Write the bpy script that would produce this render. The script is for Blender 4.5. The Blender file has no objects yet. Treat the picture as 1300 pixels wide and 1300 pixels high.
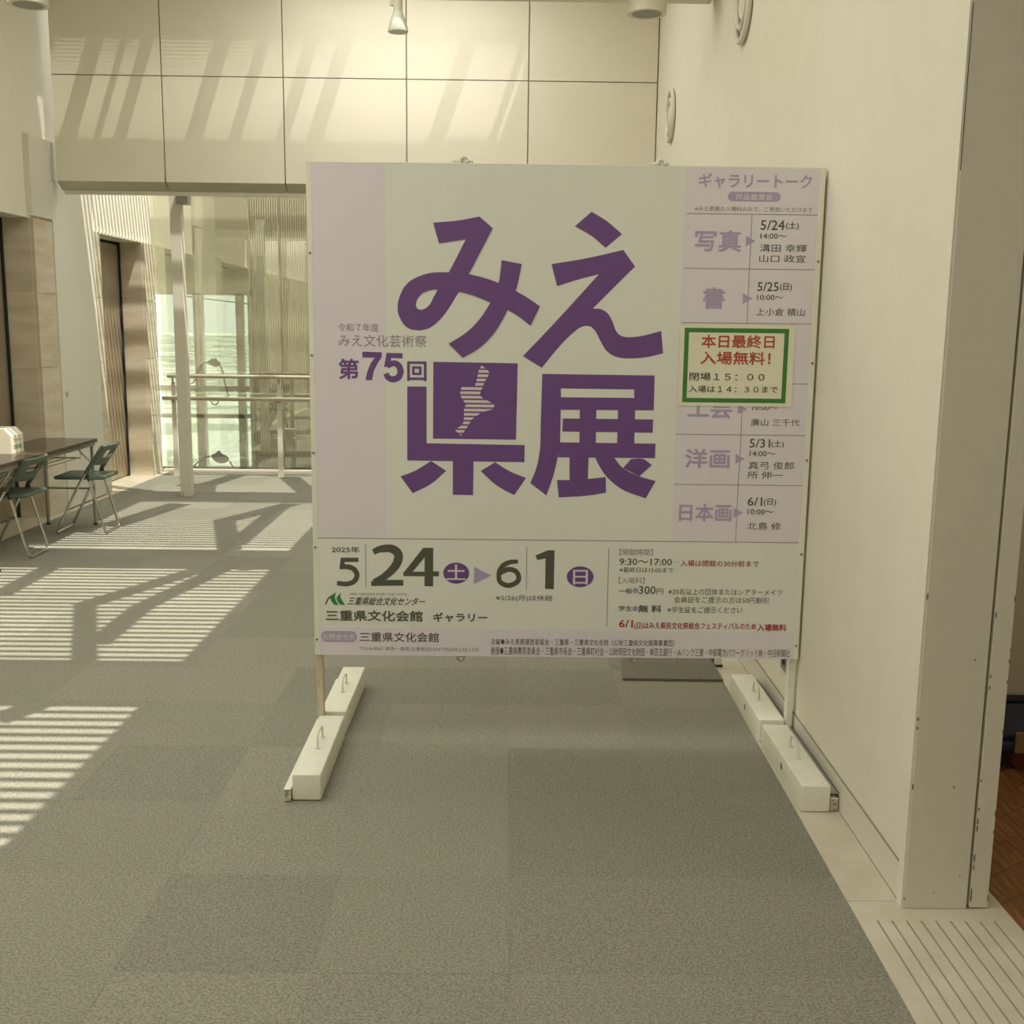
import bpy, bmesh, math, random
from mathutils import Vector, Matrix
random.seed(7)
S = bpy.context.scene
C = S.collection
PI = math.pi

# ------------------------------------------------------------------ camera
cam = bpy.data.cameras.new('camera')
cam.sensor_width = 36; cam.lens = 38.38; cam.clip_start = .05; cam.clip_end = 3000
co = bpy.data.objects.new('camera', cam); C.objects.link(co)
co.matrix_world = (Matrix.Translation((0, 0, 1.615)) @ Matrix.Rotation(-0.00912, 4, 'Z')
                   @ Matrix.Rotation(PI/2-0.16786, 4, 'X') @ Matrix.Rotation(.012, 4, 'Z'))
S.camera = co
S.view_settings.view_transform = 'Standard'; S.view_settings.look = 'None'
S.view_settings.gamma = 1; S.view_settings.use_curve_mapping = False
S.view_settings.exposure = -0.15
S.render.film_transparent = False
S.cycles.max_bounces = 10; S.cycles.diffuse_bounces = 6; S.cycles.glossy_bounces = 4; S.cycles.transparent_max_bounces = 12
S.cycles.use_denoising = True
S.cycles.sample_clamp_indirect = 6

# ------------------------------------------------------------------ sky and sun
w = bpy.data.worlds.new('sky'); S.world = w; w.use_nodes = True
nt = w.node_tree; bg = nt.nodes['Background']
tc = nt.nodes.new('ShaderNodeTexCoord'); sx = nt.nodes.new('ShaderNodeSeparateXYZ'); rp = nt.nodes.new('ShaderNodeValToRGB')
nt.links.new(tc.outputs['Generated'], sx.inputs[0]); nt.links.new(sx.outputs['Z'], rp.inputs[0]); nt.links.new(rp.outputs[0], bg.inputs[0])
rp.color_ramp.elements[0].position = 0; rp.color_ramp.elements[0].color = (.92, .98, .86, 1)
rp.color_ramp.elements[1].position = .6; rp.color_ramp.elements[1].color = (.95, .98, .92, 1)
bg.inputs[1].default_value = SKY = 2.3
sun = bpy.data.lights.new('sun', 'SUN'); sun.energy = 7.5; sun.angle = math.radians(.35); sun.color = (1, .96, .83)
so = bpy.data.objects.new('sun', sun); C.objects.link(so); so.location = (4, -2, 9)
so.rotation_euler = Vector((-.34, .2, -1)).to_track_quat('-Z', 'Y').to_euler()
def area(name, x, y, z, sx_, sy_, power, col, rot=(0, 0, 0)):
    l = bpy.data.lights.new(name, 'AREA'); l.shape = 'RECTANGLE'; l.size = sx_; l.size_y = sy_; l.energy = power; l.color = col
    o = bpy.data.objects.new(name, l); C.objects.link(o); o.location = (x, y, z); o.rotation_euler = rot
    return o
DAY = (1, .975, .89)
for y, sy_, p in ((-.9, 3.8, 22), (2.64, 2.1, 34), (5.3, 2.1, 42), (8.0, 1.9, 45), (10.9, 2.4, 40)):     # fill lamps added under the skylight to lift the hall's ambient daylight
    area('skylight_glow', -1.9 if y != 8.0 else -.85, y, 4.38, 3.8 if y != 8.0 else 1.8, sy_, p, DAY)
area('gallery_lamp', 3.2, 2.0, 2.95, 1.5, 1.5, 24, (1, .88, .68))

# ------------------------------------------------------------------ materials
def mat(name, col, rough=.6, metal=0, noise=0, nscale=30, bump=0, bscale=200, col2=None, rnd=0, spec=None, coat=0, stretch=None):
    m = bpy.data.materials.new(name); m.use_nodes = True
    n = m.node_tree; b = n.nodes['Principled BSDF']; L = n.links.new
    b.inputs['Roughness'].default_value = rough; b.inputs['Metallic'].default_value = metal
    if spec is not None: b.inputs['Specular IOR Level'].default_value = spec
    if coat: b.inputs['Coat Weight'].default_value = coat
    b.inputs['Base Color'].default_value = (*col, 1)
    tx = n.nodes.new('ShaderNodeTexCoord'); src = tx.outputs['Object']
    if stretch:
        mp = n.nodes.new('ShaderNodeMapping'); mp.inputs['Scale'].default_value = stretch
        L(src, mp.inputs[0]); src = mp.outputs[0]
    out = None
    if noise or col2:
        nz = n.nodes.new('ShaderNodeTexNoise'); nz.inputs['Scale'].default_value = nscale; nz.inputs['Detail'].default_value = 5
        L(src, nz.inputs['Vector'])
        mx = n.nodes.new('ShaderNodeMix'); mx.data_type = 'RGBA'
        c2 = col2 or tuple(c*(1-noise) for c in col)
        mx.inputs[6].default_value = (*col, 1); mx.inputs[7].default_value = (*c2, 1)
        mr = n.nodes.new('ShaderNodeMapRange'); mr.inputs[1].default_value = .35; mr.inputs[2].default_value = .65
        L(nz.outputs[0], mr.inputs[0]); L(mr.outputs[0], mx.inputs[0]); out = mx.outputs[2]
    if rnd:
        oi = n.nodes.new('ShaderNodeObjectInfo'); mr2 = n.nodes.new('ShaderNodeMapRange')
        mr2.inputs[3].default_value = 1-rnd; mr2.inputs[4].default_value = 1+rnd
        L(oi.outputs['Random'], mr2.inputs[0])
        vm = n.nodes.new('ShaderNodeVectorMath'); vm.operation = 'SCALE'
        if out: L(out, vm.inputs[0])
        else: vm.inputs[0].default_value = col
        L(mr2.outputs[0], vm.inputs['Scale']); out = vm.outputs[0]
    if out: L(out, b.inputs['Base Color'])
    if bump:
        n2 = n.nodes.new('ShaderNodeTexNoise'); n2.inputs['Scale'].default_value = bscale; n2.inputs['Detail'].default_value = 4
        L(src, n2.inputs['Vector'])
        bp = n.nodes.new('ShaderNodeBump'); bp.inputs['Strength'].default_value = bump; bp.inputs['Distance'].default_value = .004
        L(n2.outputs[0], bp.inputs['Height']); L(bp.outputs[0], b.inputs['Normal'])
    return m

M = dict(
    plaster=mat('plaster', (.765, .73, .625), .75, noise=.03, nscale=6, bump=.15, bscale=260),
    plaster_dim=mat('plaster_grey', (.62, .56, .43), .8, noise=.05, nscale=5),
    panel=mat('wall_panel', (.76, .715, .60), .55, noise=.03, nscale=3),
    joint=mat('joint', (.30, .25, .18), .9),
    steel_cream=mat('cream_steel', (.70, .672, .58), .45, noise=.03, nscale=20),
    carpet=mat('carpet', (.335, .328, .268), .95, col2=(.19, .187, .152), nscale=150, bump=.7, bscale=300, rnd=.075, spec=.1),  # random brightness per tile stands in for the pile's quarter-turn sheen
    carpet_dark=mat('carpet_dark', (.26, .25, .205), .95, col2=(.16, .155, .125), nscale=230, bump=.9, bscale=420, spec=.1),
    subfloor=mat('subfloor', (.12, .11, .09), .9),
    stone=mat('floor_stone', (.62, .58, .475), .35, col2=(.56, .505, .395), nscale=9, bump=.03, bscale=60, rnd=.02),
    groove=mat('groove', (.33, .30, .22), .9),
    marble=mat('marble', (.66, .60, .49), .16, col2=(.56, .475, .345), nscale=2.2, stretch=(1, 1, 5), rnd=.05),
    wood=mat('wood_floor', (.33, .16, .055), .35, col2=(.15, .06, .02), nscale=6, stretch=(12, 1.2, 1), rnd=.15),
    door_metal=mat('lift_door_metal', (.42, .35, .25), .35, metal=.5, noise=.1, nscale=3, stretch=(1, 1, .2)),
    dark=mat('dark_gap', (.02, .018, .014), .9),
    rail=mat('brushed_rail', (.50, .46, .37), .35, metal=.6),
    white_paint=mat('white_painted_wood', (.80, .79, .68), .45, noise=.05, nscale=25, bump=.08, bscale=90),
    raw_wood=mat('raw_wood', (.66, .56, .42), .7, noise=.25, nscale=18, stretch=(8, 8, 1)),
    end_grain=mat('chipped_end_grain', (.66, .60, .48), .8, col2=(.20, .14, .09), nscale=90),
    alu=mat('aluminium_trim', (.80, .79, .70), .4, metal=.15),
    screw=mat('screw', (.25, .24, .2), .4, metal=.8),
    wire=mat('white_wire', (.66, .64, .54), .45),
    rope=mat('white_rope', (.85, .84, .76), .8, noise=.3, nscale=150),
    sheet=mat('poster_white', (.75, .76, .71), .40, noise=.015, nscale=4, bump=.02, bscale=8),
    band=mat('poster_lilac', (.74, .685, .76), .40, noise=.015, nscale=4, bump=.02, bscale=8),
    paper=mat('notice_paper', (.77, .745, .60), .7),
    green=mat('print_green', (.045, .20, .035), .55),
    purple=mat('print_purple', (.150, .065, .245), .42),
    lilac=mat('print_lilac', (.41, .345, .53), .5),
    mauve=mat('print_mauve', (.33, .25, .33), .5),
    pale=mat('print_pale', (.72, .63, .66), .5),
    grey=mat('print_grey', (.26, .23, .22), .5),
    ink=mat('print_dark_grey', (.085, .09, .065), .5),
    black=mat('print_black', (.025, .027, .02), .5),
    red=mat('print_red', (.42, .065, .04), .5),
    rose=mat('print_rose', (.38, .07, .085), .5),
    crimson=mat('print_crimson', (.40, .02, .07), .5),
    logo_green=mat('print_logo_green', (.03, .23, .05), .5),
    table_top=mat('table_laminate', (.10, .065, .045), .25, noise=.2, nscale=8),
    steel=mat('grey_steel_tube', (.36, .36, .32), .35, metal=.5),
    chrome=mat('chrome_tube', (.60, .60, .57), .18, metal=1),
    chair_green=mat('green_vinyl', (.085, .115, .082), .45, noise=.08, nscale=30),
    rubber=mat('black_rubber', (.02, .02, .02), .7),
    card=mat('white_card', (.82, .76, .62), .7),
    lamp_white=mat('lamp_housing', (.70, .66, .55), .5),
    lamp_shade=mat('frosted_shade', (.66, .68, .60), .3),
    lamp_dark=mat('lamp_recess', (.30, .29, .24), .5),
    blue=mat('cart_blue', (.012, .022, .06), .5),
    orange=mat('orange_wheel', (.16, .035, .012), .6),
    brass=mat('latch_brass', (.28, .20, .09), .5, metal=.3),
    header=mat('passage_plaster', (.60, .55, .43), .8),
    blind=mat('ribbed_blind', (.76, .71, .58), .6),
    city=mat('distant_town', (.62, .66, .58), .9, col2=(.45, .50, .44), nscale=.02, rnd=.2),  # pale, low-contrast tones put the distance haze into the colour
    haze_ground=mat('distant_ground', (.66, .70, .62), .95, col2=(.52, .57, .50), nscale=.03),  # ground colour paled to carry the same haze
    roof_white=mat('near_roof', (.55, .57, .48), .9, noise=.15, nscale=.2),
    chip=mat('chipped_paint', (.13, .10, .06), .9),
)
def make_glass(name, refl, tint):
    m = bpy.data.materials.new(name); m.use_nodes = True; n = m.node_tree; n.nodes.clear()
    o = n.nodes.new('ShaderNodeOutputMaterial'); mx = n.nodes.new('ShaderNodeMixShader')
    t = n.nodes.new('ShaderNodeBsdfTransparent'); g = n.nodes.new('ShaderNodeBsdfGlossy')
    t.inputs[0].default_value = (*tint, 1); g.inputs[0].default_value = (1, .97, .9, 1); g.inputs['Roughness'].default_value = .0
    mx.inputs[0].default_value = refl
    n.links.new(t.outputs[0], mx.inputs[1]); n.links.new(g.outputs[0], mx.inputs[2]); n.links.new(mx.outputs[0], o.inputs[0])
    return m
M['glass'] = make_glass('coated_glass', .26, (.93, .95, .92))

# ------------------------------------------------------------------ mesh helpers
class MB:
    def __init__(s): s.bm = bmesh.new()
    def box(s, x0, x1, y0, y1, z0, z1, bev=0, seg=2):
        r = bmesh.ops.create_cube(s.bm, size=1)
        for v in r['verts']:
            v.co = Vector(((x0+x1)/2+v.co.x*(x1-x0), (y0+y1)/2+v.co.y*(y1-y0), (z0+z1)/2+v.co.z*(z1-z0)))
        if bev:
            es = {e for v in r['verts'] for e in v.link_edges}
            bmesh.ops.bevel(s.bm, geom=list(es), offset=bev, segments=seg, affect='EDGES', profile=.5)
        return s
    def poly(s, pts, y, dy=0):                       # polygon in the XZ plane, extruded along Y
        vs = [s.bm.verts.new((p[0], y, p[1])) for p in pts]
        f = s.bm.faces.new(vs)
        if dy:
            r = bmesh.ops.extrude_face_region(s.bm, geom=[f])
            for v in r['geom']:
                if isinstance(v, bmesh.types.BMVert): v.co.y += dy
        return s
    def prism(s, pts, z0, z1):                       # polygon in the XY plane between two heights
        a = [s.bm.verts.new((p[0], p[1], z0)) for p in pts]; b = [s.bm.verts.new((p[0], p[1], z1)) for p in pts]
        n = len(pts); s.bm.faces.new(a[::-1]); s.bm.faces.new(b)
        for i in range(n): s.bm.faces.new((a[i], a[(i+1) % n], b[(i+1) % n], b[i]))
        return s
    def prism_x(s, pts, x0, x1):                     # polygon in the YZ plane between two x
        a = [s.bm.verts.new((x0, p[0], p[1])) for p in pts]; b = [s.bm.verts.new((x1, p[0], p[1])) for p in pts]
        n = len(pts); s.bm.faces.new(a[::-1]); s.bm.faces.new(b)
        for i in range(n): s.bm.faces.new((a[i], a[(i+1) % n], b[(i+1) % n], b[i]))
        return s
    def tube(s, pts, r, seg=10, closed=False, flat=1):
        pts = [Vector(p) for p in pts]; rings = []; n = len(pts); up = None
        for i, p in enumerate(pts):
            if closed: d = (pts[(i+1) % n]-pts[i-1])
            else: d = (pts[min(i+1, n-1)]-pts[max(i-1, 0)])
            d.normalize()
            if up is None: up = Vector((0, 0, 1)) if abs(d.z) < .9 else Vector((0, 1, 0))
            a = d.cross(up); a.normalize(); b = a.cross(d); b.normalize(); up = b
            rr = r[i] if isinstance(r, (list, tuple)) else r
            rings.append([s.bm.verts.new(p+a*math.cos(2*PI*k/seg)*rr+b*math.sin(2*PI*k/seg)*rr*flat) for k in range(seg)])
        for i in range(n if closed else n-1):
            A, B = rings[i], rings[(i+1) % n]
            for k in range(seg): s.bm.faces.new((A[k], A[(k+1) % seg], B[(k+1) % seg], B[k]))
        if not closed: s.bm.faces.new(rings[0][::-1]); s.bm.faces.new(rings[-1])
        return s
    def lathe(s, prof, c, axis='Z', seg=32):         # (radius, height) profile about an axis through c
        rings = []
        for r, h in prof:
            ring = []
            for k in range(seg):
                a = 2*PI*k/seg; u, v = r*math.cos(a), r*math.sin(a)
                ring.append(s.bm.verts.new(Vector(c)+Vector((u, v, h) if axis == 'Z' else (h, u, v) if axis == 'X' else (u, h, v))))
            rings.append(ring)
        for A, B in zip(rings, rings[1:]):
            for k in range(seg): s.bm.faces.new((A[k], A[(k+1) % seg], B[(k+1) % seg], B[k]))
        s.bm.faces.new(rings[0][::-1]); s.bm.faces.new(rings[-1])
        return s
    def build(s, name, m, parent=None, smooth=False, kind=None, label=None):
        bmesh.ops.recalc_face_normals(s.bm, faces=s.bm.faces)
        me = bpy.data.meshes.new(name); s.bm.to_mesh(me); s.bm.free()
        me.materials.append(M[m] if isinstance(m, str) else m)
        if smooth:
            for p in me.polygons: p.use_smooth = True
            me.set_sharp_from_angle(angle=.6)
        o = bpy.data.objects.new(name, me); C.objects.link(o)
        if parent: o.parent = parent
        if kind: o['kind'] = kind
        if label: o['label'] = label
        return o
def tag(o, label, cat, group=None, kind=None):
    o['label'] = label; o['category'] = cat
    if group: o['group'] = group
    if kind: o['kind'] = kind
    return o
def thing(name, label, cat, loc=(0, 0, 0), rz=0, group=None):
    o = bpy.data.objects.new(name, None); C.objects.link(o); o.empty_display_size = .1
    o.location = loc; o.rotation_euler.z = rz
    return tag(o, label, cat, group)
def clip(poly, a, b, c):                              # keep a*x+b*y <= c
    out = []
    for i, p in enumerate(poly):
        q = poly[(i+1) % len(poly)]; dp = a*p[0]+b*p[1]-c; dq = a*q[0]+b*q[1]-c
        if dp <= 0: out.append(p)
        if dp*dq < 0:
            t = dp/(dp-dq); out.append((p[0]+(q[0]-p[0])*t, p[1]+(q[1]-p[1])*t))
    return out
def rounded(x0, z0, x1, z1, r, n=6):
    pts = []
    for cx, cz, a0 in ((x1-r, z1-r, 0), (x0+r, z1-r, 90), (x0+r, z0+r, 180), (x1-r, z0+r, 270)):
        for k in range(n+1):
            a = math.radians(a0+90*k/n); pts.append((cx+r*math.cos(a), cz+r*math.sin(a)))
    return pts
def ellipse(x0, z0, x1, z1, n=28):
    return [((x0+x1)/2+(x1-x0)/2*math.cos(2*PI*k/n), (z0+z1)/2+(z1-z0)/2*math.sin(2*PI*k/n)) for k in range(n)]
def lettering(s, x0, z0, x1, z1, col, bold, shear, parent, y, name='lettering'):
    cu = bpy.data.curves.new('lettering', 'FONT'); cu.body = s; cu.size = 1; cu.resolution_u = 3 if (z1-z0) > .05 else 2
    o = bpy.data.objects.new('lettering', cu); C.objects.link(o)
    bpy.context.view_layer.update()
    me = bpy.data.meshes.new_from_object(o.evaluated_get(bpy.context.evaluated_depsgraph_get()))
    C.objects.unlink(o); bpy.data.objects.remove(o)
    xs = [v.co.x for v in me.vertices]; ys = [v.co.y for v in me.vertices]
    ax, bx, ay, by = min(xs), max(xs), min(ys), max(ys)
    h = z1-z0
    d = {0: 0, 1: .012, 2: .024, 3: .035}[bold]*h*(1 if len(s) > 1 or s in '第回書日土' else 1.3)
    if s == '…': ay -= .3
    sx_ = (x1-x0-2*d-shear*h)/max(bx-ax, 1e-6); sz_ = (h-2*d)/max(by-ay, 1e-6)
    offs = [(0, 0)] if not bold else [(math.cos(a)*d, math.sin(a)*d) for a in [k*PI/4 for k in range(8)]]+[(0, 0)]
    verts = []; faces = []
    for i, (ox, oz) in enumerate(offs):
        k0 = len(verts)
        for v in me.vertices:
            zz = (v.co.y-ay)*sz_
            verts.append((x0+d+(v.co.x-ax)*sx_+ox+shear*zz, y-i*1e-5, z0+d+zz+oz))
        for p in me.polygons: faces.append([k0+q for q in p.vertices])
    m2 = bpy.data.meshes.new(name); m2.from_pydata(verts, [], faces); m2.materials.append(M[col])
    bpy.data.meshes.remove(me)
    r = bpy.data.objects.new(name, m2); C.objects.link(r); r.parent = parent
    return r

# poster artwork, metres on the board face (x, z)
POSTER_TEXT = [
 ('ギャラリートーク', 0.7, 2.121, 1.111, 2.173, 'lilac', 2, 0),
 ('作品鑑賞会', 0.836, 2.08, 0.971, 2.102, 'pale', 1, 0),
 ('※みえ県展の入場料のみで、ご参加いただけます', 0.689, 2.039, 1.119, 2.057, 'grey', 0, 0),
 ('写真', 0.694, 1.895, 0.864, 1.973, 'lilac', 2, 0),
 ('5/24', 0.932, 1.975, 1.02, 2.01, 'ink', 1, 0),
 ('(土)', 1.024, 1.976, 1.072, 2.006, 'ink', 1, 0),
 ('14:00～', 0.933, 1.944, 1.029, 1.963, 'ink', 1, 0),
 ('溝田 幸輝', 0.933, 1.897, 1.105, 1.925, 'ink', 0, 0),
 ('山口 政宣', 0.933, 1.86, 1.103, 1.887, 'ink', 0, 0),
 ('書', 0.732, 1.689, 0.813, 1.768, 'lilac', 2, 0),
 ('5/25', 0.931, 1.756, 1.01, 1.789, 'ink', 1, 0),
 ('(日)', 1.014, 1.756, 1.058, 1.786, 'ink', 1, 0),
 ('10:00～', 0.932, 1.724, 1.028, 1.743, 'ink', 1, 0),
 ('上小倉 積山', 0.931, 1.667, 1.111, 1.695, 'ink', 0, 0),
 ('工芸', 0.691, 1.285, 0.857, 1.358, 'lilac', 2, 0),
 ('10:00～', 0.934, 1.318, 1.03, 1.337, 'ink', 1, 0),
 ('廣山 三千代', 0.931, 1.259, 1.115, 1.286, 'ink', 0, 0),
 ('洋画', 0.689, 1.096, 0.858, 1.171, 'lilac', 2, 0),
 ('5/31', 0.93, 1.177, 1.008, 1.21, 'ink', 1, 0),
 ('(土)', 1.012, 1.176, 1.06, 1.205, 'ink', 1, 0),
 ('14:00～', 0.932, 1.144, 1.029, 1.165, 'ink', 1, 0),
 ('真弓 俊郎', 0.93, 1.095, 1.103, 1.124, 'ink', 0, 0),
 ('所 伸一', 0.928, 1.058, 1.062, 1.087, 'ink', 0, 0),
 ('日本画', 0.674, 0.892, 0.874, 0.961, 'lilac', 2, 0),
 ('6/1', 0.933, 0.955, 0.989, 0.988, 'ink', 1, 0),
 ('(日)', 0.995, 0.954, 1.042, 0.983, 'ink', 1, 0),
 ('10:00～', 0.935, 0.921, 1.033, 0.942, 'ink', 1, 0),
 ('北島 修', 0.936, 0.862, 1.066, 0.891, 'ink', 0, 0),
 ('令和７年度', -0.614, 1.591, -0.464, 1.621, 'mauve', 0, 0),
 ('みえ文化芸術祭', -0.612, 1.536, -0.286, 1.581, 'mauve', 0, 0),
 ('第', -0.614, 1.416, -0.538, 1.492, 'purple', 2, 0),
 ('回', -0.359, 1.412, -0.287, 1.485, 'purple', 2, 0),
 ('2025年', -0.65, 0.756, -0.544, 0.781, 'ink', 1, 0),
 ('土', -0.212, 0.654, -0.137, 0.714, 'pale', 1, 0),
 ('MIE CENTER FOR THE ARTS', -0.582, 0.59, -0.365, 0.599, 'grey', 0, 0),
 ('三重県総合文化センター', -0.595, 0.551, -0.288, 0.583, 'ink', 1, 0.35),
 ('三重県文化会館', -0.677, 0.487, -0.303, 0.53, 'ink', 2, 0),
 ('ギャラリー', -0.263, 0.487, -0.053, 0.524, 'ink', 2, 0),
 ('お問合せ先', -0.69, 0.411, -0.564, 0.436, 'pale', 1, 0),
 ('三重県文化会館', -0.548, 0.405, -0.24, 0.443, 'ink', 1, 0),
 ('〒514-0061 津市一身田上津部田1234 TEL059-233-1122', -0.548, 0.369, -0.087, 0.386, 'grey', 0, 0),
 ('日', 0.275, 0.64, 0.332, 0.698, 'pale', 1, 0),
 ('※5/26(月)は休館', -0.021, 0.57, 0.197, 0.597, 'ink', 0, 0),
 ('主催●みえ県展運営委員会・三重県・三重県文化会館〔公財三重県文化振興事業団〕', -0.039, 0.397, 0.674, 0.423, 'ink', 0, 0),
 ('後援●三重県教育委員会・三重県市長会・三重県町村会・公財岡田文化財団・㈱百五銀行・JAバンク三重・中部電力パワーグリッド㈱・中日新聞社', -0.039, 0.352, 1.127, 0.39, 'ink', 0, 0),
 ('【開館時間】', 0.451, 0.757, 0.579, 0.783, 'mauve', 0, 0),
 ('9:30～17:00', 0.452, 0.719, 0.654, 0.745, 'ink', 1, 0),
 ('…', 0.661, 0.728, 0.684, 0.733, 'ink', 1, 0),
 ('入場は閉館の30分前まで', 0.687, 0.716, 0.988, 0.741, 'rose', 1, 0),
 ('※最終日は15:00まで', 0.453, 0.69, 0.66, 0.711, 'ink', 0, 0),
 ('【入場料】', 0.451, 0.646, 0.551, 0.671, 'mauve', 0, 0),
 ('一般', 0.453, 0.606, 0.504, 0.627, 'ink', 1, 0),
 ('300', 0.53, 0.605, 0.595, 0.637, 'ink', 1, 0),
 ('円', 0.598, 0.605, 0.624, 0.627, 'ink', 0, 0),
 ('※20名以上の団体またはシアターメイツ', 0.644, 0.604, 1.085, 0.629, 'ink', 0, 0),
 ('会員証をご提示の方は50円割引', 0.667, 0.572, 1.032, 0.597, 'ink', 0, 0),
 ('学生', 0.454, 0.537, 0.506, 0.558, 'ink', 1, 0),
 ('無 料', 0.53, 0.532, 0.62, 0.562, 'ink', 2, 0),
 ('※学生証をご提示ください', 0.643, 0.532, 0.933, 0.557, 'ink', 0, 0),
 ('6/1', 0.457, 0.471, 0.511, 0.502, 'crimson', 2, 0),
 ('(日)はみえ県民文化祭総合フェスティバルのため', 0.516, 0.463, 0.99, 0.494, 'crimson', 1, 0),
 ('入場無料', 0.994, 0.462, 1.108, 0.491, 'crimson', 2, 0),
]
NOTICE_TEXT = [
 ('本日最終日', 0.732, 1.547, 1.005, 1.596, 'red', 2, 0),
 ('入場無料！', 0.731, 1.486, 0.993, 1.535, 'red', 2, 0),
 ('閉場１５：００', 0.693, 1.426, 0.974, 1.456, 'black', 1, 0),
 ('入場は１４：３０まで', 0.692, 1.382, 1.026, 1.408, 'black', 1, 0),
]
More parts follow.
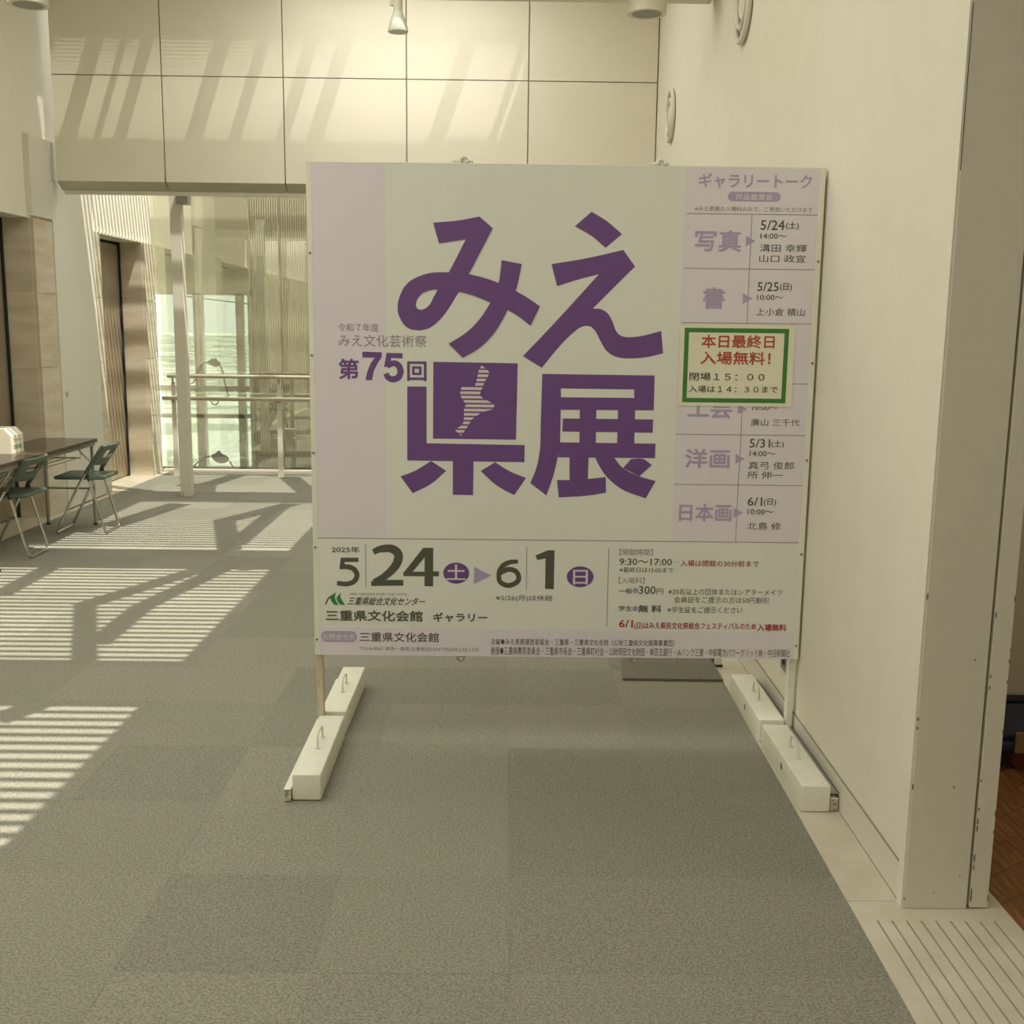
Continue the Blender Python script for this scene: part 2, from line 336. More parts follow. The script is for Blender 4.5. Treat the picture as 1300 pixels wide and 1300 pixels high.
BIG = {'み': [[(-0.167, 1.74), (-0.174, 1.73), (-0.248, 1.743), (-0.246, 1.746)], [(-0.174, 1.73), (-0.183, 1.715), (-0.251, 1.738), (-0.248, 1.743)], [(-0.183, 1.715), (-0.193, 1.698), (-0.254, 1.733), (-0.251, 1.738)], [(-0.193, 1.698), (-0.202, 1.684), (-0.257, 1.727), (-0.254, 1.733)], [(-0.202, 1.684), (-0.21, 1.672), (-0.261, 1.72), (-0.257, 1.727)], [(-0.21, 1.672), (-0.218, 1.661), (-0.265, 1.712), (-0.261, 1.72)], [(-0.218, 1.661), (-0.226, 1.651), (-0.269, 1.703), (-0.265, 1.712)], [(-0.226, 1.651), (-0.235, 1.641), (-0.273, 1.696), (-0.269, 1.703)], [(-0.235, 1.641), (-0.244, 1.632), (-0.277, 1.691), (-0.273, 1.696)], [(-0.244, 1.632), (-0.254, 1.623), (-0.281, 1.687), (-0.277, 1.691)], [(-0.254, 1.623), (-0.265, 1.615), (-0.285, 1.683), (-0.281, 1.687)], [(-0.265, 1.615), (-0.275, 1.608), (-0.289, 1.68), (-0.285, 1.683)], [(-0.275, 1.608), (-0.286, 1.604), (-0.293, 1.678), (-0.289, 1.68)], [(-0.286, 1.604), (-0.298, 1.601), (-0.297, 1.676), (-0.293, 1.678)], [(-0.298, 1.601), (-0.309, 1.599), (-0.301, 1.675), (-0.297, 1.676)], [(-0.309, 1.599), (-0.32, 1.599), (-0.305, 1.674), (-0.301, 1.675)], [(-0.32, 1.599), (-0.331, 1.6), (-0.308, 1.674), (-0.305, 1.674)], [(-0.331, 1.6), (-0.341, 1.601), (-0.312, 1.674), (-0.308, 1.674)], [(-0.341, 1.601), (-0.351, 1.605), (-0.315, 1.675), (-0.312, 1.674)], [(-0.351, 1.605), (-0.36, 1.61), (-0.317, 1.676), (-0.315, 1.675)], [(-0.36, 1.61), (-0.368, 1.617), (-0.32, 1.677), (-0.317, 1.676)], [(-0.368, 1.617), (-0.376, 1.626), (-0.321, 1.679), (-0.32, 1.677)], [(-0.376, 1.626), (-0.382, 1.637), (-0.323, 1.681), (-0.321, 1.679)], [(-0.382, 1.637), (-0.387, 1.647), (-0.324, 1.683), (-0.323, 1.681)], [(-0.387, 1.647), (-0.39, 1.656), (-0.325, 1.686), (-0.324, 1.683)], [(-0.39, 1.656), (-0.393, 1.666), (-0.326, 1.688), (-0.325, 1.686)], [(-0.393, 1.666), (-0.393, 1.676), (-0.326, 1.691), (-0.326, 1.688)], [(-0.393, 1.676), (-0.393, 1.686), (-0.326, 1.694), (-0.326, 1.691)], [(-0.393, 1.686), (-0.392, 1.698), (-0.325, 1.698), (-0.326, 1.694)], [(-0.392, 1.698), (-0.389, 1.71), (-0.324, 1.702), (-0.325, 1.698)], [(-0.389, 1.71), (-0.385, 1.723), (-0.323, 1.707), (-0.324, 1.702)], [(-0.385, 1.723), (-0.38, 1.734), (-0.321, 1.712), (-0.323, 1.707)], [(-0.38, 1.734), (-0.375, 1.745), (-0.318, 1.716), (-0.321, 1.712)], [(-0.375, 1.745), (-0.368, 1.756), (-0.316, 1.72), (-0.318, 1.716)], [(-0.368, 1.756), (-0.36, 1.765), (-0.312, 1.724), (-0.316, 1.72)], [(-0.36, 1.765), (-0.351, 1.774), (-0.309, 1.727), (-0.312, 1.724)], [(-0.351, 1.774), (-0.34, 1.782), (-0.306, 1.731), (-0.309, 1.727)], [(-0.34, 1.782), (-0.328, 1.788), (-0.302, 1.733), (-0.306, 1.731)], [(-0.328, 1.788), (-0.315, 1.794), (-0.298, 1.736), (-0.302, 1.733)], [(-0.315, 1.794), (-0.302, 1.799), (-0.293, 1.738), (-0.298, 1.736)], [(-0.302, 1.799), (-0.29, 1.803), (-0.288, 1.74), (-0.293, 1.738)], [(-0.29, 1.803), (-0.277, 1.806), (-0.282, 1.742), (-0.288, 1.74)], [(-0.277, 1.806), (-0.265, 1.808), (-0.277, 1.744), (-0.282, 1.742)], [(-0.265, 1.808), (-0.253, 1.809), (-0.271, 1.745), (-0.277, 1.744)], [(-0.253, 1.809), (-0.241, 1.81), (-0.266, 1.746), (-0.271, 1.745)], [(-0.241, 1.81), (-0.23, 1.81), (-0.262, 1.747), (-0.266, 1.746)], [(-0.23, 1.81), (-0.219, 1.81), (-0.256, 1.747), (-0.262, 1.747)], [(-0.219, 1.81), (-0.205, 1.81), (-0.246, 1.747), (-0.256, 1.747)], [(-0.205, 1.81), (-0.187, 1.809), (-0.228, 1.745), (-0.246, 1.747)], [(-0.187, 1.809), (-0.166, 1.807), (-0.205, 1.744), (-0.228, 1.745)], [(-0.166, 1.807), (-0.146, 1.805), (-0.183, 1.742), (-0.205, 1.744)], [(-0.146, 1.805), (-0.132, 1.804), (-0.167, 1.74), (-0.183, 1.742)], [(-0.262, 1.986), (-0.169, 1.995), (-0.094, 2.01), (-0.046, 1.969), (-0.132, 1.804), (-0.167, 1.74), (-0.246, 1.746), (-0.205, 1.81), (-0.143, 1.929), (-0.241, 1.913)], [(-0.246, 1.747), (-0.205, 1.81), (-0.132, 1.804), (-0.08, 1.793), (-0.022, 1.774), (0.041, 1.746), (0.091, 1.718), (0.131, 1.691), (0.097, 1.621), (0.056, 1.652), (0.012, 1.677), (-0.052, 1.703), (-0.11, 1.726), (-0.167, 1.74)], [(-0.012, 1.856), (0.062, 1.843), (0.041, 1.746), (0.012, 1.677), (-0.033, 1.598), (-0.087, 1.54), (-0.152, 1.5), (-0.205, 1.551), (-0.141, 1.592), (-0.092, 1.641), (-0.052, 1.703), (-0.022, 1.774), (-0.015, 1.822)]], 'え': [[(0.314, 2.032), (0.371, 1.999), (0.427, 1.954), (0.368, 1.904), (0.317, 1.945), (0.254, 1.98)], [(0.171, 1.844), (0.302, 1.867), (0.433, 1.898), (0.478, 1.839), (0.326, 1.685), (0.355, 1.684), (0.382, 1.669), (0.401, 1.638), (0.416, 1.603), (0.438, 1.586), (0.47, 1.583), (0.515, 1.589), (0.582, 1.607), (0.592, 1.525), (0.535, 1.511), (0.472, 1.505), (0.418, 1.51), (0.381, 1.532), (0.358, 1.567), (0.339, 1.602), (0.321, 1.62), (0.298, 1.622), (0.272, 1.61), (0.228, 1.57), (0.184, 1.52), (0.142, 1.466), (0.071, 1.509), (0.182, 1.627), (0.346, 1.81), (0.268, 1.789), (0.193, 1.765)]], '県': [[(-0.262, 1.484), (0.052, 1.482), (0.049, 1.197), (-0.263, 1.198)], [(-0.359, 1.392), (-0.287, 1.392), (-0.287, 1.18), (0.082, 1.177), (0.082, 1.112), (-0.36, 1.114)], [(-0.188, 1.118), (-0.11, 1.118), (-0.111, 0.984), (-0.188, 0.985)], [(-0.27, 1.113), (-0.213, 1.076), (-0.271, 1.025), (-0.34, 0.989), (-0.386, 1.053), (-0.331, 1.075)], [(-0.029, 1.111), (0.027, 1.077), (0.089, 1.052), (0.045, 0.986), (-0.023, 1.023), (-0.083, 1.077)]], '展': [[(0.144, 1.444), (0.563, 1.443), (0.564, 1.39), (0.144, 1.391)], [(0.488, 1.394), (0.564, 1.394), (0.564, 1.313), (0.491, 1.313)], [(0.143, 1.358), (0.563, 1.359), (0.564, 1.313), (0.143, 1.311)], [(0.144, 1.444), (0.214, 1.444), (0.215, 1.191), (0.207, 1.131), (0.192, 1.062), (0.167, 0.986), (0.105, 1.033), (0.127, 1.089), (0.14, 1.163), (0.141, 1.236)], [(0.287, 1.315), (0.349, 1.316), (0.35, 1.183), (0.288, 1.183)], [(0.43, 1.316), (0.494, 1.317), (0.495, 1.185), (0.43, 1.184)], [(0.224, 1.279), (0.563, 1.279), (0.563, 1.229), (0.223, 1.23)], [(0.213, 1.189), (0.575, 1.188), (0.575, 1.133), (0.209, 1.132)], [(0.252, 1.136), (0.324, 1.137), (0.323, 1.047), (0.254, 1.042)], [(0.206, 1.046), (0.266, 1.046), (0.323, 1.051), (0.391, 1.059), (0.393, 0.999), (0.322, 0.987), (0.214, 0.979)], [(0.348, 1.136), (0.419, 1.135), (0.455, 1.094), (0.518, 1.063), (0.58, 1.046), (0.545, 0.979), (0.46, 1.009), (0.399, 1.055), (0.365, 1.101)], [(0.484, 1.128), (0.528, 1.13), (0.564, 1.107), (0.518, 1.063), (0.455, 1.094)]]}
MAP = [(-0.082, 1.472), (-0.051, 1.45), (-0.061, 1.428), (-0.071, 1.411), (-0.088, 1.367), (-0.084, 1.354), (-0.033, 1.329), (-0.036, 1.308), (-0.06, 1.307), (-0.087, 1.294), (-0.118, 1.272), (-0.131, 1.248), (-0.158, 1.209), (-0.182, 1.232), (-0.152, 1.251), (-0.147, 1.272), (-0.147, 1.313), (-0.139, 1.328), (-0.156, 1.35), (-0.163, 1.37), (-0.156, 1.392), (-0.105, 1.398), (-0.092, 1.458)]
ARROWS = [[(0.881, 1.953), (0.916, 1.935), (0.881, 1.917)], [(0.879, 1.748), (0.914, 1.729), (0.88, 1.709)], [(0.88, 1.34), (0.914, 1.322), (0.881, 1.304)], [(0.879, 1.153), (0.915, 1.134), (0.88, 1.115)], [(0.882, 0.945), (0.917, 0.927), (0.883, 0.907)], [(-0.105, 0.707), (-0.041, 0.673), (-0.106, 0.638)]]
RULES = [[(0.661, 2.031), (1.145, 2.029)], [(0.9, 2.028), (0.897, 1.636)], [(0.657, 1.835), (1.143, 1.835)], [(0.656, 1.639), (1.141, 1.638)], [(0.665, 1.416), (1.141, 1.419)], [(0.65, 1.225), (1.141, 1.224)], [(0.896, 1.446), (0.896, 1.082)], [(0.896, 1.084), (0.893, 0.81)], [(0.65, 1.035), (1.14, 1.033)], [(-0.706, 0.819), (1.138, 0.807)], [(-0.52, 0.79), (-0.522, 0.62)], [(0.096, 0.786), (0.096, 0.617)], [(0.41, 0.783), (0.41, 0.474)]]
PILLS = [[(0.808, 2.109), (1.0, 2.075)], [(-0.696, 0.446), (-0.558, 0.402)]]
DISCS = [[(-0.224, 0.722), (-0.124, 0.639)], [(0.251, 0.712), (0.354, 0.63)]]
DOTS = [[(0.506, 0.629), (0.528, 0.607)], [(0.507, 0.558), (0.529, 0.537)]]
EMBLEM = [[(-0.68, 0.551), (-0.675, 0.551), (-0.666, 0.571), (-0.654, 0.583), (-0.66, 0.586), (-0.672, 0.571)], [(-0.661, 0.583), (-0.638, 0.6), (-0.641, 0.577), (-0.629, 0.55), (-0.644, 0.55), (-0.655, 0.565)], [(-0.635, 0.579), (-0.617, 0.6), (-0.62, 0.581), (-0.602, 0.55), (-0.623, 0.552), (-0.633, 0.568)]]
BRACES = [(-0.47, 4.16, -0.88, 5.26, 0.11), (-0.88, 5.26, -0.45, 6.28, 0.13), (-0.53, 4.51, -0.54, 5.23, 0.12), (-0.54, 5.23, -0.33, 6.29, 0.12), (-0.53, 3.41, -0.46, 3.56, 0.12), (-1.47, 5.48, -1.48, 6.19, 0.12), (-0.45, 6.89, -0.78, 8.05, 0.16), (-0.78, 8.05, -0.4, 8.93, 0.16), (-0.45, 7.1, -0.46, 8.84, 0.14), (-1.62, 7.78, -1.4, 8.87, 0.2), (-1.38, 9.64, -1.5, 10.17, 0.2), (-1.47, 10.06, -1.33, 10.91, 0.18), (-1.69, 10.1, -1.44, 9.84, 0.2), (-0.75, 10.7, -0.34, 9.56, 0.2)]
DIGITS = [('purple', [[(-0.525, 1.518), (-0.453, 1.517), (-0.453, 1.499), (-0.468, 1.477), (-0.483, 1.447), (-0.49, 1.413), (-0.515, 1.413), (-0.507, 1.447), (-0.494, 1.477), (-0.479, 1.496), (-0.525, 1.497)]]), ('purple', [[(-0.435, 1.515), (-0.376, 1.514), (-0.376, 1.495), (-0.418, 1.496), (-0.423, 1.463), (-0.445, 1.463)], [(-0.428, 1.457), (-0.426, 1.458), (-0.423, 1.46), (-0.42, 1.462), (-0.417, 1.464), (-0.414, 1.465), (-0.412, 1.466), (-0.411, 1.466), (-0.41, 1.466), (-0.408, 1.466), (-0.406, 1.465), (-0.404, 1.465), (-0.403, 1.464), (-0.402, 1.463), (-0.401, 1.462), (-0.4, 1.461), (-0.399, 1.459), (-0.398, 1.457), (-0.397, 1.454), (-0.396, 1.451), (-0.396, 1.449), (-0.396, 1.447), (-0.396, 1.445), (-0.396, 1.443), (-0.397, 1.44), (-0.398, 1.438), (-0.399, 1.436), (-0.4, 1.434), (-0.401, 1.433), (-0.402, 1.432), (-0.403, 1.432), (-0.405, 1.431), (-0.407, 1.43), (-0.409, 1.43), (-0.411, 1.429), (-0.413, 1.429), (-0.414, 1.429), (-0.416, 1.429), (-0.417, 1.43), (-0.419, 1.43), (-0.42, 1.431), (-0.422, 1.432), (-0.423, 1.432), (-0.423, 1.433), (-0.424, 1.434), (-0.425, 1.435), (-0.426, 1.437), (-0.427, 1.44), (-0.428, 1.442), (-0.429, 1.443), (-0.447, 1.435), (-0.447, 1.433), (-0.446, 1.431), (-0.445, 1.429), (-0.444, 1.426), (-0.442, 1.423), (-0.44, 1.419), (-0.437, 1.416), (-0.434, 1.414), (-0.432, 1.412), (-0.428, 1.41), (-0.425, 1.409), (-0.421, 1.407), (-0.417, 1.407), (-0.413, 1.406), (-0.409, 1.406), (-0.405, 1.407), (-0.401, 1.408), (-0.397, 1.409), (-0.393, 1.411), (-0.389, 1.413), (-0.385, 1.416), (-0.381, 1.42), (-0.379, 1.424), (-0.376, 1.428), (-0.375, 1.433), (-0.373, 1.437), (-0.372, 1.442), (-0.372, 1.447), (-0.372, 1.452), (-0.373, 1.457), (-0.375, 1.461), (-0.376, 1.466), (-0.378, 1.47), (-0.381, 1.474), (-0.384, 1.478), (-0.388, 1.481), (-0.392, 1.484), (-0.396, 1.486), (-0.401, 1.487), (-0.405, 1.488), (-0.409, 1.488), (-0.414, 1.487), (-0.419, 1.486), (-0.424, 1.484), (-0.428, 1.482), (-0.431, 1.479), (-0.434, 1.477), (-0.437, 1.475), (-0.438, 1.474)]]), ('ink', [[(-0.616, 0.737), (-0.548, 0.737), (-0.549, 0.721), (-0.601, 0.72), (-0.604, 0.695), (-0.622, 0.693)], [(-0.619, 0.69), (-0.617, 0.69), (-0.613, 0.691), (-0.61, 0.691), (-0.606, 0.692), (-0.602, 0.692), (-0.598, 0.692), (-0.595, 0.692), (-0.592, 0.691), (-0.588, 0.691), (-0.585, 0.69), (-0.581, 0.689), (-0.578, 0.688), (-0.576, 0.687), (-0.574, 0.685), (-0.572, 0.684), (-0.57, 0.681), (-0.568, 0.679), (-0.567, 0.676), (-0.566, 0.674), (-0.565, 0.672), (-0.565, 0.67), (-0.565, 0.668), (-0.565, 0.665), (-0.566, 0.662), (-0.567, 0.66), (-0.568, 0.657), (-0.57, 0.655), (-0.571, 0.653), (-0.573, 0.651), (-0.576, 0.649), (-0.579, 0.648), (-0.583, 0.646), (-0.586, 0.645), (-0.591, 0.644), (-0.595, 0.643), (-0.599, 0.643), (-0.604, 0.643), (-0.61, 0.643), (-0.616, 0.644), (-0.622, 0.645), (-0.627, 0.645), (-0.631, 0.646), (-0.633, 0.628), (-0.63, 0.627), (-0.625, 0.627), (-0.619, 0.626), (-0.613, 0.625), (-0.606, 0.624), (-0.599, 0.624), (-0.593, 0.624), (-0.587, 0.625), (-0.582, 0.626), (-0.577, 0.628), (-0.571, 0.63), (-0.567, 0.632), (-0.562, 0.635), (-0.558, 0.639), (-0.554, 0.643), (-0.551, 0.647), (-0.549, 0.652), (-0.547, 0.657), (-0.546, 0.662), (-0.545, 0.667), (-0.545, 0.672), (-0.546, 0.677), (-0.547, 0.682), (-0.55, 0.686), (-0.552, 0.691), (-0.555, 0.695), (-0.558, 0.698), (-0.562, 0.701), (-0.566, 0.704), (-0.571, 0.706), (-0.575, 0.708), (-0.58, 0.709), (-0.584, 0.71), (-0.589, 0.71), (-0.593, 0.711), (-0.598, 0.711), (-0.603, 0.711), (-0.607, 0.71), (-0.612, 0.709), (-0.616, 0.709), (-0.619, 0.708), (-0.621, 0.708)]]), ('ink', [[(-0.487, 0.75), (-0.484, 0.751), (-0.481, 0.752), (-0.478, 0.754), (-0.474, 0.755), (-0.47, 0.757), (-0.467, 0.758), (-0.463, 0.758), (-0.458, 0.759), (-0.453, 0.759), (-0.447, 0.76), (-0.442, 0.76), (-0.437, 0.76), (-0.432, 0.76), (-0.429, 0.759), (-0.426, 0.758), (-0.422, 0.756), (-0.419, 0.754), (-0.417, 0.752), (-0.414, 0.75), (-0.413, 0.748), (-0.412, 0.748), (-0.412, 0.747), (-0.412, 0.745), (-0.412, 0.743), (-0.412, 0.739), (-0.413, 0.736), (-0.414, 0.732), (-0.415, 0.729), (-0.416, 0.725), (-0.417, 0.722), (-0.42, 0.718), (-0.422, 0.714), (-0.425, 0.71), (-0.428, 0.706), (-0.431, 0.702), (-0.435, 0.698), (-0.438, 0.694), (-0.442, 0.69), (-0.446, 0.686), (-0.451, 0.682), (-0.455, 0.678), (-0.459, 0.674), (-0.464, 0.671), (-0.469, 0.667), (-0.475, 0.664), (-0.481, 0.66), (-0.487, 0.657), (-0.491, 0.655), (-0.495, 0.653), (-0.486, 0.633), (-0.482, 0.635), (-0.477, 0.636), (-0.471, 0.639), (-0.465, 0.642), (-0.458, 0.645), (-0.451, 0.648), (-0.445, 0.652), (-0.439, 0.655), (-0.434, 0.659), (-0.428, 0.663), (-0.423, 0.667), (-0.418, 0.672), (-0.413, 0.676), (-0.409, 0.681), (-0.405, 0.685), (-0.4, 0.69), (-0.396, 0.695), (-0.393, 0.7), (-0.389, 0.706), (-0.386, 0.711), (-0.383, 0.717), (-0.381, 0.723), (-0.38, 0.729), (-0.379, 0.736), (-0.378, 0.742), (-0.379, 0.749), (-0.38, 0.757), (-0.383, 0.764), (-0.387, 0.77), (-0.392, 0.775), (-0.397, 0.779), (-0.403, 0.783), (-0.409, 0.786), (-0.415, 0.788), (-0.422, 0.79), (-0.429, 0.79), (-0.436, 0.79), (-0.443, 0.79), (-0.45, 0.789), (-0.457, 0.787), (-0.463, 0.786), (-0.469, 0.784), (-0.474, 0.782), (-0.48, 0.78), (-0.484, 0.777), (-0.488, 0.775), (-0.492, 0.772), (-0.494, 0.77), (-0.496, 0.769)], [(-0.501, 0.646), (-0.449, 0.651), (-0.377, 0.652), (-0.377, 0.629), (-0.501, 0.627)]]), ('ink', [[(-0.295, 0.778), (-0.262, 0.779), (-0.263, 0.627), (-0.296, 0.628)], [(-0.377, 0.683), (-0.24, 0.687), (-0.241, 0.667), (-0.377, 0.667)], [(-0.301, 0.778), (-0.281, 0.779), (-0.285, 0.754), (-0.345, 0.679), (-0.377, 0.679)]]), ('ink', [[(0.062, 0.735), (0.06, 0.736), (0.056, 0.736), (0.052, 0.736), (0.047, 0.736), (0.042, 0.736), (0.037, 0.736), (0.031, 0.735), (0.027, 0.734), (0.022, 0.732), (0.017, 0.73), (0.013, 0.728), (0.008, 0.726), (0.004, 0.723), (0.0, 0.72), (-0.003, 0.717), (-0.006, 0.713), (-0.009, 0.709), (-0.011, 0.705), (-0.013, 0.702), (-0.015, 0.698), (-0.017, 0.694), (-0.018, 0.69), (-0.018, 0.686), (-0.019, 0.683), (-0.019, 0.679), (-0.019, 0.676), (-0.019, 0.674), (-0.018, 0.673), (-0.004, 0.671), (-0.003, 0.673), (-0.003, 0.676), (-0.003, 0.678), (-0.002, 0.681), (-0.002, 0.683), (-0.001, 0.685), (-0.0, 0.687), (0.001, 0.69), (0.003, 0.692), (0.005, 0.695), (0.006, 0.698), (0.009, 0.701), (0.011, 0.703), (0.013, 0.705), (0.015, 0.707), (0.018, 0.709), (0.022, 0.711), (0.025, 0.713), (0.029, 0.715), (0.032, 0.716), (0.036, 0.718), (0.039, 0.718), (0.043, 0.719), (0.048, 0.72), (0.052, 0.72), (0.056, 0.72), (0.06, 0.72), (0.063, 0.721)], [(-0.02, 0.676), (-0.019, 0.672), (-0.019, 0.668), (-0.019, 0.664), (-0.019, 0.658), (-0.018, 0.653), (-0.015, 0.647), (-0.012, 0.641), (-0.007, 0.637), (-0.002, 0.633), (0.003, 0.63), (0.009, 0.628), (0.015, 0.626), (0.021, 0.624), (0.028, 0.624), (0.034, 0.624), (0.04, 0.626), (0.046, 0.628), (0.052, 0.631), (0.058, 0.634), (0.062, 0.637), (0.067, 0.641), (0.07, 0.645), (0.073, 0.65), (0.075, 0.655), (0.076, 0.66), (0.076, 0.664), (0.076, 0.669), (0.075, 0.673), (0.074, 0.677), (0.072, 0.682), (0.07, 0.686), (0.068, 0.69), (0.065, 0.693), (0.061, 0.697), (0.057, 0.7), (0.053, 0.702), (0.049, 0.704), (0.044, 0.705), (0.039, 0.706), (0.034, 0.707), (0.029, 0.707), (0.024, 0.707), (0.018, 0.706), (0.013, 0.704), (0.008, 0.702), (0.004, 0.699), (-0.001, 0.697), (-0.004, 0.695), (-0.007, 0.693), (-0.01, 0.69), (-0.013, 0.688), (-0.015, 0.686), (-0.016, 0.684), (-0.017, 0.682), (-0.018, 0.681), (-0.02, 0.676), (-0.002, 0.674), (-0.002, 0.671), (-0.002, 0.672), (-0.001, 0.673), (-0.0, 0.674), (0.0, 0.675), (0.001, 0.676), (0.003, 0.677), (0.005, 0.678), (0.009, 0.68), (0.013, 0.682), (0.016, 0.684), (0.02, 0.686), (0.023, 0.687), (0.026, 0.688), (0.029, 0.688), (0.032, 0.688), (0.036, 0.687), (0.039, 0.686), (0.042, 0.685), (0.045, 0.684), (0.047, 0.683), (0.049, 0.682), (0.051, 0.68), (0.052, 0.678), (0.054, 0.676), (0.055, 0.673), (0.056, 0.671), (0.056, 0.669), (0.056, 0.667), (0.057, 0.665), (0.056, 0.662), (0.056, 0.66), (0.055, 0.658), (0.054, 0.657), (0.053, 0.655), (0.051, 0.653), (0.048, 0.651), (0.043, 0.648), (0.039, 0.646), (0.035, 0.645), (0.031, 0.644), (0.027, 0.643), (0.024, 0.643), (0.02, 0.644), (0.015, 0.646), (0.011, 0.648), (0.007, 0.65), (0.004, 0.652), (0.002, 0.654), (0.001, 0.655), (0.0, 0.658), (-0.0, 0.661), (-0.001, 0.665), (-0.001, 0.669), (-0.001, 0.673), (-0.002, 0.674)]]), ('ink', [[(0.177, 0.774), (0.202, 0.774), (0.202, 0.621), (0.168, 0.622), (0.168, 0.742), (0.137, 0.735), (0.129, 0.753)]])]

# ================================================================== THE SETTING
LX, LS = -3.91, .015          # left wall line  x = LX + LS*y
RX, RS = 1.115, .0135         # right wall line x = RX + RS*y
def frame(name, loc, slope, kind='structure'):
    o = bpy.data.objects.new(name, None); C.objects.link(o); o.location = loc; o.rotation_euler.z = -math.atan(slope); o['kind'] = kind
    return o
# ---- floor: a slab with carpet tiles, stone slabs and wood planks let into it
floor = MB().box(-4.6, 1.6, -3, 12.6, -.2, -.012).build('floor', 'subfloor', kind='structure')
CE = lambda y: .955+.0165*y   # carpet's right edge
random.seed(3)
for j in range(26):
    for i in range(10):
        x0, y0 = -3.97+.5*i+0.0, -.97+.5*j
        x0 = .03-.5*8+.5*i; x1, y1 = x0+.5, min(y0+.5, 11.93)
        g = .0002
        p = [(x0+g, y0+g), (x1-g, y0+g), (x1-g, y1-g), (x0+g, y1-g)]
        p = clip(p, 1, -.0165, .955); p = clip(p, -1, LS, -(LX+.06))
        if len(p) < 3: continue
        t = MB().prism(p, -.012, -.0005-random.random()*.0008).build('carpet_tile', 'carpet', floor)
for j in range(11):            # stone strip beside the carpet, from the threshold to the far end
    y0 = 2.9+.82*j; p = [(.9, y0+.001), (1.5, y0+.001), (1.5, y0+.819), (.9, y0+.819)]
    p = clip(p, -1, .0165, -.955); p = clip(p, 1, -RS, RX+.10)
    MB().prism(p, -.012, 0).build('stone_slab', 'stone', floor)
# threshold slab with recessed anti-slip grooves
xs = [1.055+.0408*k for k in range(9)]
top = MB()
for k in range(len(xs)+1):
    a = (xs[k-1]+.003) if k else .9; b = (xs[k]-.003) if k < len(xs) else 1.50
    p = [(a, 1.0), (b, 1.0), (b, 2.795), (a, 2.795)]
    if k == 0: p = clip(p, -1, .0165, -.955)
    if k == len(xs): p = clip(p, 1, 0, 1.44)
    top.prism(p, -.012, 0)
p = clip([(.9, 2.795), (1.44, 2.795), (1.44, 2.899), (.9, 2.899)], -1, .0165, -.955); top.prism(p, -.012, 0)
top.prism([(1.346, 2.9), (1.44, 2.9), (1.44, 3.4), (1.346, 3.4)], -.012, 0)
top.build('threshold_slab', 'stone', floor)
MB().box(.98, 1.43, 1.0, 2.795, -.0119, -.004).build('groove_bed', 'groove', floor)
for k in range(3):
    p = clip([(.9, -1+.66*k+.001), (1.44, -1+.66*k+.001), (1.44, -1+.66*(k+1)-.001), (.9, -1+.66*(k+1)-.001)], -1, .0165, -.955)
    MB().prism(p, -.012, 0).build('stone_slab', 'stone', floor)
# stone strip along the left wall and in the lift recesses
for j in range(17):
    y0 = -.2+.72*j; y1 = min(y0+.72, 11.94)
    p = [(-4.6, y0+.001), (-3.6, y0+.001), (-3.6, y1-.001), (-4.6, y1-.001)]
    p = clip(p, 1, -LS, LX+.058)
    MB().prism(p, -.012, 0).build('stone_slab', 'stone', floor)
# wood floor of the room through the doorway
woods = MB().box(1.441, 5.2, -1, 4.3, -.2, -.014).build('floor', 'subfloor', kind='structure')
ang = math.radians(34)
for k in range(-12, 34):
    u = Vector((math.cos(ang), math.sin(ang))); v = Vector((-u.y, u.x)); o_ = Vector((1.44, .5))+v*(.11*k)
    q = [o_+u*-3+v*.001, o_+u*7+v*.001, o_+u*7+v*.109, o_+u*-3+v*.109]
    p = [(a.x, a.y) for a in q]
    for cl in ((-1, 0, -1.442), (1, 0, 4.2), (0, -1, .4), (0, 1, 4.28)): p = clip(p, *cl)
    if len(p) >= 3: MB().prism(p, -.014, -.001).build('floor_plank', 'wood', woods)

# ---- right wall
wr = MB().box(0, .19, 2.9, 12.4, .118, 4.7).box(.004, .19, 2.9, 12.4, .112, .118).box(0, .19, 2.9, 12.4, 0, .112).build('wall_right', 'plaster', kind='structure')
wr.location = (RX, 0, 0); wr.rotation_euler.z = -math.atan(RS)
bb = MB().box(-.0035, 0, 2.905, 12.0, .003, .110).build('baseboard_right', 'steel_cream', kind='structure'); bb.location = wr.location; bb.rotation_euler = wr.rotation_euler
sg = MB().box(-.003, .001, 2.905, 12.0, .1105, .1135).box(-.005, .0, 2.905, 12.0, 0, .003).build('trim_6', 'groove', kind='structure'); sg.location = wr.location; sg.rotation_euler = wr.rotation_euler
